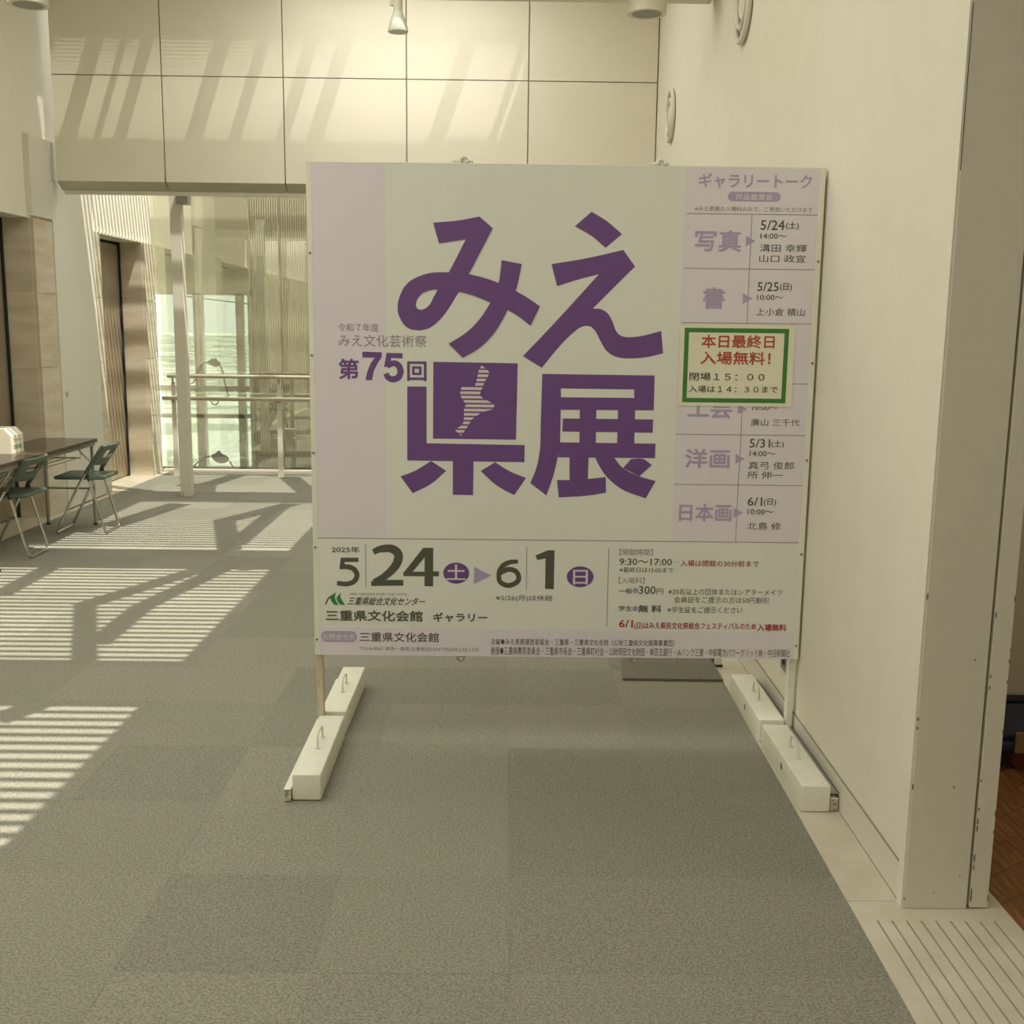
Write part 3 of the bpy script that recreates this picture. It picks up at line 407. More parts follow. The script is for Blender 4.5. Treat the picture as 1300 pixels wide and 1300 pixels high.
# end cap of the wall, gap and door frame strip, all facing the camera
EX = RX+RS*2.9
MB().box(EX-.004, EX+.176, 2.86, 2.905, 0, 4.6, bev=.0025).build('trim_1', 'steel_cream', kind='structure')
MB().box(EX+.176, EX+.184, 2.885, 2.95, 0, 4.6).build('trim_2', 'dark', kind='structure')
tr3 = MB().box(EX+.184, EX+.236, 2.86, 3.1, 0.004, 4.6, bev=.002).build('trim_3', 'steel_cream', kind='structure')
tr4 = MB().box(EX-.010, EX-.004, 2.862, 2.9, 0, 4.6).build('trim_4', 'plaster', kind='structure')
MB().box(-.0006, .0012, -.001, 0, 2.02, 2.42).build('seam_gap', 'dark', tr4).location = (EX-.0035, 2.861, 0)
chips = MB(); random.seed(11)
for k in range(46):
    c = random.choice(['l', 'r', 'g', 'f'])
    z = random.random()**1.6*.9+.02
    if c == 'l': x = EX-.003; wv, hv = .0025, random.uniform(.003, .016)
    elif c == 'r': x = EX+.234; wv, hv = .002, random.uniform(.003, .012)
    elif c == 'g': x = EX+.1865; wv, hv = .0025, random.uniform(.004, .016)
    else: x = EX+random.uniform(.02, .16); wv, hv = random.uniform(.002, .005), random.uniform(.002, .004)
    if c == 'f' and k % 3: continue
    n = 6; ph = random.random()
    chips.poly([(x+wv*(.6+.4*random.random())*math.cos(2*PI*q/n+ph), z+hv*(.6+.4*random.random())*math.sin(2*PI*q/n+ph)) for q in range(n)], 2.8594, .0006)
chips.build('paint_chips', 'chip', tr4, kind='stuff')
# wall of the doorway's near side and head, out of frame
MB().box(1.10, 1.36, -3, 1.0, 0, 4.6).build('wall_right_near', 'plaster', kind='structure')
MB().box(1.13, 1.36, 1.0, 2.86, 2.75, 4.6).build('wall_right_head', 'plaster', kind='structure')
# room through the doorway
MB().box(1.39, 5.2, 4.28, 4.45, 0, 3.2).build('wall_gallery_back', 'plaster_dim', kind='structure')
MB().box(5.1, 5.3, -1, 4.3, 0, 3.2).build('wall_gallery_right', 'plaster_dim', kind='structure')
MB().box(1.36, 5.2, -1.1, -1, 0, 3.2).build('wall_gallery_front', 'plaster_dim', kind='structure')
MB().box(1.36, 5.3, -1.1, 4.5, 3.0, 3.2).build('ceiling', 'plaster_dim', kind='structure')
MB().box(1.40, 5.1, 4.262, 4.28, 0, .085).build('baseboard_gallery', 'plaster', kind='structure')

# ---- left wall with marble slabs, plaster above, two lift recesses and a steel cabinet door
WL = MB()
D1, D2, E1, E2, DD = 7.35, 9.02, 10.42, 11.62, .26
for a, b in ((-3, D1), (D2, E1), (E2, 11.95)): WL.box(-.9, -.03, a, b, 0, 2.45)
WL.box(-.9, -.05, -3, 12.0, 2.45, 4.7)
WL.box(-.9, -DD-.03, D1, D2, 0, 2.45).box(-.9, -DD-.03, E1, E2, 0, 2.45)
wl = WL.build('wall_left', 'plaster', kind='structure'); wl.location = (LX, 0, 0); wl.rotation_euler.z = -math.atan(LS)
def slab(x0, x1, y0, y1, z0, z1): MB().box(x0+.0, x1, y0+.0015, y1-.0015, z0+.0015, z1-.0015).build('marble_slab', 'marble', wl)
ZS = [.0, .64, 1.24, 1.84, 2.43]
for a, b, n in ((1.0, D1, 7), (D2+.0, 9.38, 1), (10.27, E1, 1), (E2, 11.94, 1)):
    for k in range(n):
        for z0, z1 in zip(ZS, ZS[1:]): slab(-.03, 0, a+(b-a)*k/n, a+(b-a)*(k+1)/n, z0, z1)
for (a, b) in ((D1, D2), (E1, E2)):            # jambs of the recesses: near and far faces
    for z0, z1 in zip(ZS, ZS[1:]):
        MB().box(-DD, -.031, b-.001, b+.02, z0+.0015, z1-.0015).build('marble_slab', 'marble', wl)
        MB().box(-DD, -.031, a-.02, a+.001, z0+.0015, z1-.0015).build('marble_slab', 'marble', wl)
    MB().box(-DD, -.031, a, b, 2.43, 2.45).build('recess_soffit', 'plaster', wl)
for n_, (a, b) in enumerate(((D1, D2), (E1, E2))):
    dr = frame('door_%d' % (n_+1), (LX, 0, 0), LS); mid = (a+b)/2
    MB().box(-DD-.03, -DD-.005, a+.03, mid-.004, .01, 2.40).build('door_leaf', 'door_metal', dr)
    MB().box(-DD-.03, -DD-.005, mid+.004, b-.03, .01, 2.40).build('door_leaf', 'door_metal', dr)
    MB().box(-DD-.031, -DD-.022, a, b, 0, 2.43).build('door_gap', 'dark', dr)
    MB().box(-DD-.02, -DD+.012, b-.028, b-.002, 0, 2.43).build('door_seal', 'dark', dr)  # flush dark strip standing in for the shade in the gap beside the leaf
# pilaster box and cream door in it
pil = frame('trim_5', (LX, 0, 0), LS)
MB().box(-.05, .0, 9.02, 9.40, 2.45, 3.08).box(-.05, .0, 9.40, 9.86, 2.77, 3.08).box(-.05, .0, 9.86, 10.27, 2.78, 4.6).build('pilaster_head', 'steel_cream', pil)
d3 = frame('door_3', (LX, 0, 0), LS)
MB().box(-.03, .006, 9.385, 10.262, .012, 2.765, bev=.003).build('door_leaf', 'steel_cream', d3)
MB().lathe([(.022, 0), (.024, .004), (.018, .007), (.008, .004)], (.006, 9.47, 1.0), 'X', 20).build('lock', 'chrome', d3, smooth=True)

# ---- high fascia across the hall
fz = [(2.765, 3.598), (3.606, 4.62)]
FX = [-3.72, -2.82, -1.828, -.82, .18]
wb = MB().box(-3.72, 1.238, 9.415, 9.5, 2.78, 4.7).build('wall_back', 'joint', kind='structure')
FXs = FX+[1.238]
for a, b in zip(FXs, FXs[1:]):
    for z0, z1 in fz: MB().box(a+.005, b-.005, 9.40, 9.42, z0, z1, bev=.002).build('wall_panel', 'panel', wb)
for a, b in zip(FX, FX[1:]+[1.238]):
    MB().prism_x([(9.402, 2.765), (9.50, 2.70), (9.53, 2.70), (9.53, 2.80), (9.402, 2.80)], a+.005, b-.005).build('lower_lip', 'rail', wb)
MB().box(-3.70, 1.238, 9.50, 9.545, 2.672, 2.70).build('head_rail', 'steel_cream', wb)
# ---- ceiling, beams, skylight louvres and roof braces
SUNX0 = .07
cl = MB().box(.50, 1.6, -3.2, 12.4, 4.6, 4.75).box(SUNX0, .50, -3.2, 9.08, 4.6, 4.75).box(SUNX0, .50, 9.26, 12.4, 4.6, 4.75)
cl.box(-4.9, -3.42, 9.07, 9.26, 4.6, 4.75)
for k in range(33):             # added unseen slats dim and feather sunlight on the fascia, wider towards slot edges
    wd = .0024+.0026*abs(k-16)**2/256
    cl.box(-3.42, .50, 9.07+.006*k, 9.07+.006*k+wd, 4.596, 4.599)
cl.box(-4.9, SUNX0, 9.26, 9.56, 4.6, 4.75).box(-4.9, SUNX0, 8.98, 9.07, 4.6, 4.75).box(-4.9, -1.75, 6.98, 8.99, 4.6, 4.75)
cl.build('ceiling', 'plaster', kind='structure')
for (a, b) in ((1.1, 1.5), (3.77, 4.17), (6.42, 6.82)):
    MB().box(-3.93, 1.19, a, b, 3.5, 4.62).build('ceiling_beam', 'plaster', kind='structure')
sky = bpy.data.objects.new('ceiling_skylight', None); C.objects.link(sky); sky['kind'] = 'structure'
random.seed(5)
for a, b in ((-2.9, 1.02), (1.58, 3.69), (4.25, 6.34), (6.96, 8.98), (9.62, 12.3)):
    sl = MB(); y = a
    while y < b:
        sl.box(-3.95, SUNX0, y, y+.038, 4.44, 4.452); y += .0865
    sl.build('louvre_slats', 'alu', sky, kind='stuff')
for a in (1.5, 4.17, 6.82, 9.5, 12.3): MB().box(-3.95, SUNX0, a, a+.02, 4.56, 4.6).build('skylight_bar', 'alu', sky)
for x0, y0, x1, y1, wd in BRACES:
    d = Vector((x1-x0, y1-y0)); d.normalize(); n = Vector((-d.y, d.x))*wd/2; e = d*.03
    p = [(x0+n.x-e.x, y0+n.y-e.y), (x1+n.x+e.x, y1+n.y+e.y), (x1-n.x+e.x, y1-n.y+e.y), (x0-n.x-e.x, y0-n.y-e.y)]
    MB().prism(p, 4.46, 4.53).build('roof_brace', 'alu', sky)
for x, wd in ((-3.443, .13), (-3.204, .045), (-3.017, .09), (-2.41, .13), (-2.075, .09), (-1.687, .10), (-1.416, .12), (-.416, .13), (.042, .05)):
    MB().box(x+.28-wd/2, x+.28+wd/2, 9.03, 9.40, 4.40, 4.44).build('roof_brace', 'alu', sky)
# back wall behind the camera and the hall's far right return
MB().box(-4.9, 1.6, -3.2, -3, 0, 4.7).build('wall_front', 'plaster', kind='structure')
# ---- glazed far end
wn = bpy.data.objects.new('window_1', None); C.objects.link(wn); wn['kind'] = 'structure'
GY = 11.97
for a, b in ((-3.73, -2.42), (-2.40, -1.20), (-1.18, .02), (.04, 1.26)):
    MB().box(a, b, GY, GY+.01, .03, 4.5).build('glass_pane', 'glass', wn)
MB().box(-3.73, 1.27, GY-.03, GY+.04, 0, .03).build('bottom_rail', 'steel_cream', wn)
MB().box(-3.73, 1.27, GY-.03, GY+.04, 4.5, 4.6).build('top_rail', 'steel_cream', wn)
for x in (-2.42, -1.20, .02): MB().box(x, x+.02, GY-.005, GY+.015, .03, 4.5).build('glazing_bead', 'rail', wn)
# outer facade behind the glass: clear windows at the left, ribbed screen and door at the right
wo = bpy.data.objects.new('window_2', None); C.objects.link(wo); wo['kind'] = 'structure'
OY = 12.42
sc = OY/11.95
for x0, x1 in ((-3.345, -3.255), (-2.89, -2.82)): MB().box(x0*sc, x1*sc, OY, OY+.12, -.05, 1.94).build('mullion', 'steel_cream', wo)
MB().box(-3.9, -2.74*sc, OY, OY+.10, .555, .60).build('transom', 'steel_cream', wo)
MB().box(-3.9, -2.74*sc, OY+.01, OY+.08, .86, .92).build('transom', 'steel_cream', wo)
MB().box(-3.9, -2.74*sc, OY, OY+.10, -.05, .0).build('sill', 'steel_cream', wo)
MB().box(-2.755*sc, -2.73*sc, OY-.02, OY+.12, -.05, 2.0).build('mullion', 'steel_cream', wo)
for a, b in ((-3.85, -3.345*sc), (-3.255*sc, -2.89*sc), (-2.82*sc, -2.755*sc)):
    MB().box(a, b, OY+.05, OY+.056, 0, 1.93).build('glass_pane', 'glass', wo)
MB().box(-3.95, -2.73*sc, OY, OY+.2, 1.93, 4.6).build('wall_beyond', 'header', kind='structure')
scr = MB().box(-2.73*sc, 1.4, OY+.10, OY+.2, -.05, 4.6)
x = -2.72*sc
while x < 1.3: scr.box(x, x+.014, OY+.076, OY+.10, -.05, 4.6); x += .026
scr.build('wall_screen', 'blind', kind='structure')
MB().box(-4.9, 1.4, 11.99, OY+.2, -.2, -.012).build('floor_outer', 'stone', kind='structure')
MB().tube([(-3.78, OY+.3, 1.93), (-2.74*sc, OY+.3, 1.83)], .006, 6).build('cable', 'rubber', wo)
# handrails before the glass
hr = thing('handrail', 'two-bar brushed metal handrail on flat posts before the far glass', 'handrail', (0, 11.6, 0))
for z, x0 in ((1.065, -3.54), (.83, -3.60)): MB().tube([(x0, 0, z), (1.1, 0, z)], .022, 14).build('rail_bar', 'rail', hr, smooth=True)
for x in (-3.49, -2.375, -1.26, -.14, .96):
    MB().poly([(x-.028, 0), (x+.028, 0), (x+.02, 1.0), (x-.02, 1.0)], .02, .012).build('post', 'steel_cream', hr)
    MB().tube([(x, .026, .99), (x, .0, 1.045)], .008, 8).build('bracket', 'steel', hr)
    MB().lathe([(.02, 0), (.02, .02)], (x, .0, .79), 'Z', 12).build('bracket', 'steel', hr)
# column and its bracket
colm = thing('column', 'slim free-standing square cream column rising to the fascia', 'column', (-2.985, 10.25, 0))
MB().box(-.05, .05, -.05, .05, 0, 2.86, bev=.004).build('shaft', 'steel_cream', colm)
MB().box(.025, .13, -.10, .02, 2.67, 2.80, bev=.003).build('head_bracket', 'steel', colm)
MB().box(-.05, -.01, -.056, -.05, 0, .05).build('base_plate', 'raw_wood', colm)
# curled wire sculptures between the two glass skins
def sculpt(curves, blob, label):
    t = thing('wire_sculpture', label, 'sculpture', (0, 12.41, 0), 0)
    for c in curves:
        n = []
        for a, b in zip(c, c[1:]): n += [Vector((a[0], 0, a[1])).lerp(Vector((b[0], 0, b[1])), q/3) for q in range(3)]
        n.append(Vector((c[-1][0], 0, c[-1][1])))
        for _ in range(3): n = [n[0]]+[(n[i-1]+n[i]*2+n[i+1])/4 for i in range(1, len(n)-1)]+[n[-1]]
        MB().tube(n, .009, 8).build('curl', 'steel', t, smooth=True)
    MB().poly(blob, -.008, .016).build('body_plate', 'steel', t)
    return t
def smoothloop(P, k=2):
    for _ in range(k): P = [q for i in range(len(P)) for q in ((P[i][0]*.75+P[(i+1) % len(P)][0]*.25, P[i][1]*.75+P[(i+1) % len(P)][1]*.25), (P[i][0]*.25+P[(i+1) % len(P)][0]*.75, P[i][1]*.25+P[(i+1) % len(P)][1]*.75))]
    return P
sculpt([[(-3.32, 1.19), (-3.38, 1.175), (-3.43, 1.135), (-3.46, 1.07), (-3.462, 1.0), (-3.50, .955), (-3.53, .94)], [(-3.19, 1.145), (-3.16, 1.075), (-3.155, .99), (-3.12, .85), (-3.105, .80)],
        [(-3.54, .882), (-3.50, .869), (-3.46, .876), (-3.43, .905)], [(-3.31, .749), (-3.295, .713), (-3.25, .707), (-3.22, .736), (-3.23, .757)]],
       smoothloop([(-3.34, 1.19), (-3.30, 1.21), (-3.28, 1.235), (-3.26, 1.215), (-3.24, 1.24), (-3.225, 1.215), (-3.19, 1.185), (-3.175, 1.157), (-3.235, 1.128), (-3.30, 1.15)]), 'upper curled wire sculpture with an oval body behind the far glass')
sculpt([[(-3.53, -.0), (-3.50, .04), (-3.42, .097), (-3.34, .12)], [(-3.12, .064), (-3.095, .028), (-3.08, .0)]],
       smoothloop([(-3.34, .135), (-3.28, .15), (-3.25, .185), (-3.22, .185), (-3.21, .15), (-3.13, .125), (-3.12, .07), (-3.20, .034), (-3.29, .06)]), 'lower curled wire sculpture with an oval body near the floor behind glass')
# small lever lock on the glass beyond the handrail
lk = thing('glass_door_lock', 'small metal lock case with a lever on the far glass', 'door lock', (-2.33, GY-.03, .36), 0)
MB().box(-.05, .05, -.02, .028, -.12, .13, bev=.006).build('case', 'rail', lk)
MB().tube([(.03, -.03, .03), (.14, -.03, .03)], .009, 8).build('lever', 'rail', lk, smooth=True)
# ---- the town outside
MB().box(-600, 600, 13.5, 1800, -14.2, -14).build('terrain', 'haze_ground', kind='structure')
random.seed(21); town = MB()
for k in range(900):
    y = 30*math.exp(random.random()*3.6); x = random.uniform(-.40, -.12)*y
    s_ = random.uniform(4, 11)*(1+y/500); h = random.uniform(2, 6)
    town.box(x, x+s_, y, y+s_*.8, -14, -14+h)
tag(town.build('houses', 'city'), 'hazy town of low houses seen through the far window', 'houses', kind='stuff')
nr = thing('flat_roof', 'pale flat roof of the neighbouring building below the far window', 'building', (-9, 24, -14))
MB().box(-9, 5, 0, 16, 0, 7.4).build('walls', 'roof_white', nr); MB().box(-9.2, 5.2, -.2, 16.2, 7.4, 7.6).build('roof', 'roof_white', nr)

# ================================================================== THE THINGS
# ---- round vents on the right wall
def vent(y, z, label):
    t = thing('wall_vent', label, 'vent', (RX+RS*y, y, z), -math.atan(RS), 'round vents high on the right wall')
    ring = [(-.018, .178*math.cos(a), .178*math.sin(a)) for a in [2*PI*k/48 for k in range(48)]]
    MB().tube(ring, .015, 10, closed=True).build('outer_ring', 'steel_cream', t, smooth=True)
    MB().lathe([(.165, -.001), (.165, -.006)], (0, 0, 0), 'X', 40).build('back_plate', 'lamp_dark', t)
    ring = [(-.022, .115*math.cos(a), .115*math.sin(a)) for a in [2*PI*k/40 for k in range(40)]]
    MB().tube(ring, .012, 8, closed=True).build('inner_ring', 'steel_cream', t, smooth=True)
    MB().lathe([(.09, -.006), (.07, -.024), (.02, -.03)], (0, 0, 0), 'X', 32).build('nozzle', 'steel_cream', t, smooth=True)
    for a in (0, PI/2): MB().box(-.02, -.008, -.17, .17, -.007, .007).build('spoke', 'steel_cream', t).rotation_euler.x = a
vent(8.45, 3.17, 'round slatted vent on the right wall, farther and lower one')
vent(5.80, 3.225, 'round vent on the right wall, nearer one cut by the top edge')
# ---- lamps under the beam
for x, lb in ((.79, 'round white surface downlight under the beam beside the right wall'), (-2.70, 'round white surface downlight under the beam at the left')):
    t = thing('downlight', lb, 'ceiling light', (x, 6.56, 3.37), 0, 'surface downlights under the beam')
    MB().lathe([(.085, .0), (.11, .0), (.11, .13)], (0, 0, 0), 'Z', 36).build('housing', 'lamp_white', t, smooth=True)
    MB().lathe([(.084, -.001), (.075, .003)], (0, 0, 0), 'Z', 30).build('diffuser', 'lamp_dark', t, smooth=True)
t = thing('spotlight', 'small track spotlight with a frosted cone shade under the beam', 'spotlight', (-.613, 6.5, 3.24), 0)
MB().lathe([(.056, 0), (.058, .006), (.040, .075), (.028, .105)], (0, 0, 0), 'Z', 28).build('shade', 'lamp_shade', t, smooth=True)
MB().lathe([(.027, .105), (.027, .18), (.02, .185)], (0, 0, 0), 'Z', 20).build('socket', 'lamp_white', t, smooth=True)
MB().box(-.045, -.022, -.012, .012, .14, .262).build('arm', 'lamp_white', t)
tk = MB().box(-2.6, .6, -.018, .018, 0, .012).build('lighting_track', 'lamp_white'); tk.location = (0, 6.5, 3.488)
tag(tk, 'thin white lighting track along the beam underside', 'track')
# ---- wall outlet low on the right wall
t = thing('wall_outlet', 'small dark outlet plate low on the right wall behind the sign post', 'outlet', (RX+RS*4.33, 4.33, .29), -math.atan(RS))
MB().box(-.006, 0, -.05, .05, -.06, .06, bev=.002).build('plate', 'steel', t); MB().box(-.008, -.004, -.02, .02, -.035, .035).build('socket', 'rubber', t)

# ---- the big sign board on its stand
sb = thing('sign_board', 'large white and lilac exhibition sign board with big purple lettering on a floor stand', 'sign board')
YB = 4.10
BX0, BX1, BZ0, BZ1 = -.722, 1.160, .350, 2.197
MB().box(BX0+.004, BX1-.004, YB, YB+.022, BZ0+.003, BZ1-.003).build('backing_panel', 'raw_wood', sb)
fr = MB().box(BX0, -.7015, YB-.0045, YB+.026, BZ0, BZ1, bev=.001).build('edge_trim', 'alu', sb)
fr2 = MB().box(1.1385, BX1, YB-.0045, YB+.026, BZ0, BZ1, bev=.001).build('edge_trim', 'alu', sb)
MB().box(-.7015, 1.1385, YB-.003, YB+.026, BZ1-.006, BZ1, bev=.001).build('edge_trim', 'alu', sb)
for z in (1.873, 1.503, 1.139, .776, .412):
    MB().lathe([(.0048, 0), (.0048, -.002), (.002, -.003)], (-.7125, YB-.0045, z), 'Y', 12).build('screw', 'screw', fr)
    MB().lathe([(.0048, 0), (.0048, -.002), (.002, -.003)], (1.1495, YB-.0045, z-.008), 'Y', 12).build('screw', 'screw', fr2)
poster = MB().box(-.7015, 1.1385, YB-.0035, YB, BZ0, BZ1-.006).build('poster', 'sheet', sb)
Y1, Y2, Y3 = YB-.0038, YB-.0042, YB-.0046
MB().poly([(-.7014, .820), (-.440, .820), (-.436, BZ1-.006), (-.7014, BZ1-.006)], Y1).poly([(.6505, .8115), (1.1384, .8115), (1.1384, BZ1-.006), (.6505, BZ1-.006)], Y1).poly([(-.7014, BZ0), (1.1384, BZ0), (1.1384, .455), (-.7014, .459)], Y1).build('lilac_band', 'band', poster)
rl = MB()
for (a, b) in RULES:
    a, b = Vector(a), Vector(b)
    if abs(a.x-b.x) > abs(a.y-b.y): rl.poly([(a.x, (a.y+b.y)/2-.0015), (b.x, (a.y+b.y)/2-.0015), (b.x, (a.y+b.y)/2+.0015), (a.x, (a.y+b.y)/2+.0015)], Y2)
    else: rl.poly([((a.x+b.x)/2-.0014, a.y), ((a.x+b.x)/2+.0014, a.y), ((a.x+b.x)/2+.0014, b.y), ((a.x+b.x)/2-.0014, b.y)], Y2)
rl.build('printed_lines', 'mauve', poster)
for tr in ARROWS:
    MB().poly(tr, Y3).build('arrow_mark', 'lilac', poster)
for (a, b) in PILLS: MB().poly(rounded(a[0], b[1], b[0], a[1], (a[1]-b[1])*.48), Y2).build('text_pill', 'lilac', poster)
for (a, b) in DISCS: MB().poly(ellipse(a[0], b[1], b[0], a[1]), Y2).build('day_disc', 'purple', poster)
for (a, b) in DOTS: MB().poly(ellipse(a[0], b[1], b[0], a[1], 16), Y2).build('bullet_dot', 'lilac', poster)
em = MB()
for p in EMBLEM[1:]: em.poly(p, Y2)
em.build('emblem', 'logo_green', poster)
MB().poly(EMBLEM[0], Y2).build('emblem', 'ink', poster)
def soften(P, lim=38, n=4):       # round the shallow corners of a printed outline, keep the sharp ones
    P = [Vector(p) for p in P]; N = len(P); out = []; sharp = []
    for i in range(N):
        a, c = P[i]-P[i-1], P[(i+1) % N]-P[i]
        sharp.append(math.degrees(a.angle(c)) > lim)
    for i in range(N):
        p1, p2 = P[i], P[(i+1) % N]; out.append(tuple(p1))
        if sharp[i] and sharp[(i+1) % N]: continue
        p0 = p1-(p2-p1) if sharp[i] else P[i-1]; p3 = p2+(p2-p1) if sharp[(i+1) % N] else P[(i+2) % N]
        L = (p2-p1).length
        m1 = (p2-p0).normalized()*L if not sharp[i] else (p2-p1); m2 = (p3-p1).normalized()*L if not sharp[(i+1) % N] else (p2-p1)
        for k in range(1, n):
            t = k/n; out.append(tuple((2*t**3-3*t*t+1)*p1+(t**3-2*t*t+t)*m1+(3*t*t-2*t**3)*p2+(t**3-t*t)*m2))
    return out
for ch in BIG:
    g = MB()
    for k, p in enumerate(BIG[ch]):
        pp = []
        for q in p:
            if not pp or (abs(q[0]-pp[-1][0])+abs(q[1]-pp[-1][1])) > 1e-4: pp.append(q)
        if abs(pp[0][0]-pp[-1][0])+abs(pp[0][1]-pp[-1][1]) < 1e-4: pp.pop()
        if len(pp) > 2: g.poly(soften(pp) if len(pp) > 4 else pp, Y2-k*.00003)
    g.build('big_character', 'purple', poster)
def stroke_strip(P, y, g):
    n = len(P)//2
    for i in range(n-1): g.poly([P[i], P[i+1], P[2*n-2-i], P[2*n-1-i]], y)
for col, polys in DIGITS:
    g = MB()
    for k, P in enumerate(polys):
        if len(P) > 20: stroke_strip(P, Y2-k*.00004, g)
        else: g.poly(P, Y2-k*.00004)
    g.build('big_digit', col, poster)
mp = MB(); zt = max(p[1] for p in MAP); zb = min(p[1] for p in MAP); st = .01605
def clipline(P, zlo, zhi):
    P = clip(P, 0, 1, zhi); return clip(P, 0, -1, -zlo)
z = zt
# the map outline is concave: cut it row by row and fill between its crossings
while z > zb:
    hi, lo = z, max(z-st*.62, zb+.0005); rows = []
    for zz in (hi-.0002, lo):
        xs_ = []
        for i in range(len(MAP)):
            a, b = MAP[i], MAP[(i+1) % len(MAP)]
            if (a[1]-zz)*(b[1]-zz) < 0: xs_.append(a[0]+(b[0]-a[0])*(zz-a[1])/(b[1]-a[1]))
        rows.append((min(xs_), max(xs_)) if len(xs_) > 1 else None)
    if rows[0] and rows[1]: mp.poly([(rows[0][0], hi), (rows[0][1], hi), (rows[1][1], lo), (rows[1][0], lo)], YB-.0047)
    z -= st
mp.build('striped_map', 'pale', poster)
for (s, x0, z0, x1, z1, col, bold, sh) in POSTER_TEXT: lettering(s, x0, z0, x1, z1, col, bold, sh, poster, Y3-.0001)
# posts, feet
for x0, x1 in ((-.722, -.697), (1.134, 1.159)):
    MB().box(x0, x1, YB+.027, YB+.062, .02, 2.18, bev=.002).build('post', 'raw_wood' if x0 < 0 else 'white_paint', sb)
for x0, x1 in ((-.739, -.7145), (1.129, 1.1535)):
    f = MB().box(x0, x1, 3.531 if x0 < 0 else 3.49, 4.72, .002, .046, bev=.002).build('foot', 'white_paint', sb)
    MB().box(x0+.002, x1-.002, (3.531 if x0 < 0 else 3.49)-.001, (3.531 if x0 < 0 else 3.49), .004, .044).build('foot_end', 'end_grain', f)
MB().box(1.1555, 1.1585, 3.50, 4.72, .0, .062).box(1.128, 1.1585, 3.50, 4.72, .059, .062).build('foot_angle', 'steel', sb)
for z in (.70, 1.6): MB().box(-.70, 1.135, YB+.027, YB+.05, z, z+.05).build('cross_rail', 'raw_wood', sb)
# rope ties on the top, eye bolts on the bottom
for x in (-.149, .565):
    t = MB()
    pts = [(x+.022*math.cos(a)+.004*math.cos(3*a), YB+.018+.010*math.sin(a), BZ1+.006+.007*math.sin(2*a)) for a in [2*PI*k/30 for k in range(30)]]
    t.tube(pts, .0045, 8, closed=True)
    pts = [(x+.012*math.cos(a), YB+.012+.014*math.sin(2*a), BZ1+.010+.010*math.sin(a)) for a in [2*PI*k/24 for k in range(24)]]
    t.tube(pts, .0045, 8, closed=True)
    t.tube([(x-.045, YB+.01, BZ1+.007), (x-.02, YB+.012, BZ1+.006), (x, YB+.015, BZ1+.008)], .004, 8)
    t.tube([(x+.03, YB+.03, BZ1-.03), (x+.022, YB+.027, BZ1+.001), (x, YB+.015, BZ1+.008)], .004, 8)
    t.build('rope_tie', 'rope', sb, smooth=True)
for x in (-.156, .522):
    pts = [(x+.013*math.cos(a), YB+.012, BZ0-.010+.013*math.sin(a)) for a in [2*PI*k/20 for k in range(20)]]
    MB().tube(pts, .004, 8, closed=True).lathe([(.007, -.003), (.007, .006)], (x, YB+.012, BZ0-.004), 'Z', 12).build('eye_bolt', 'steel', sb, smooth=True)
# ---- notice taped over the programme
no = thing('notice', 'cream notice with a green border and red text stuck over the programme', 'notice')
YN = YB-.0062
pp = MB().box(.652, 1.080, YN, YN+.0009, 1.332, 1.635).build('paper', 'paper', no)
g = MB(); a, b, c, d = .669, 1.0565, 1.345, 1.620; e = .0165
for q in ([(a, c), (b, c), (b, c+e), (a, c+e)], [(a, d-e), (b, d-e), (b, d), (a, d)], [(a, c+e), (a+e, c+e), (a+e, d-e), (a, d-e)], [(b-e, c+e), (b, c+e), (b, d-e), (b-e, d-e)]): g.poly(q, YN-.0003)
g.build('green_border', 'green', no)
for (s, x0, z0, x1, z1, col, bold, sh) in NOTICE_TEXT: lettering(s, x0, z0, x1, z1, col, bold, sh, pp, YN-.0004)
for x in (.665, 1.068): MB().box(x-.01, x+.01, YN-.0002, YN, 1.628, 1.6349).build('tape', 'pale', no)
# ---- counterweights on the feet
def weight(x, y, rz, cap, label, side):
    t = thing('counterweight', label, 'weight', (x, y, 0), rz, 'white wooden counterweights on the sign stand feet')
    MB().box(-.0495, .0495, 0, .58, .0015, .095, bev=.005, seg=3).build('body', 'white_paint', t, smooth=True)
    pts = [(0, .235, .095), (0, .237, .130)]+[(0, .29+.05*math.cos(a), .134+.014*math.sin(a)) for a in [PI-PI*k/8 for k in range(9)]]+[(0, .343, .130), (0, .345, .095)]
    MB().tube(pts, .0036, 8).lathe([(.011, 0), (.009, .003), (.004, .004)], (0, .235, .095), 'Z', 14).lathe([(.011, 0), (.009, .003), (.004, .004)], (0, .345, .095), 'Z', 14).build('handle', 'wire', t, smooth=True)
    if cap: MB().lathe([(.012, 0), (.012, .0015), (.006, .0005)], (-.0495-.0015, .27, .052), 'X', 20).build('plug', 'screw', t)
    return t
weight(-.6615, 3.541, .003, 0, 'white box counterweight on the left foot, near one', -1)
weight(-.664, 4.166, -.006, 0, 'white box counterweight on the left foot, far one behind the post', -1)
weight(1.0745, 3.482, .001, 1, 'white box counterweight by the right wall, near one', 1)
weight(1.0765, 4.112, -.008, 1, 'white box counterweight by the right wall, far one', 1)
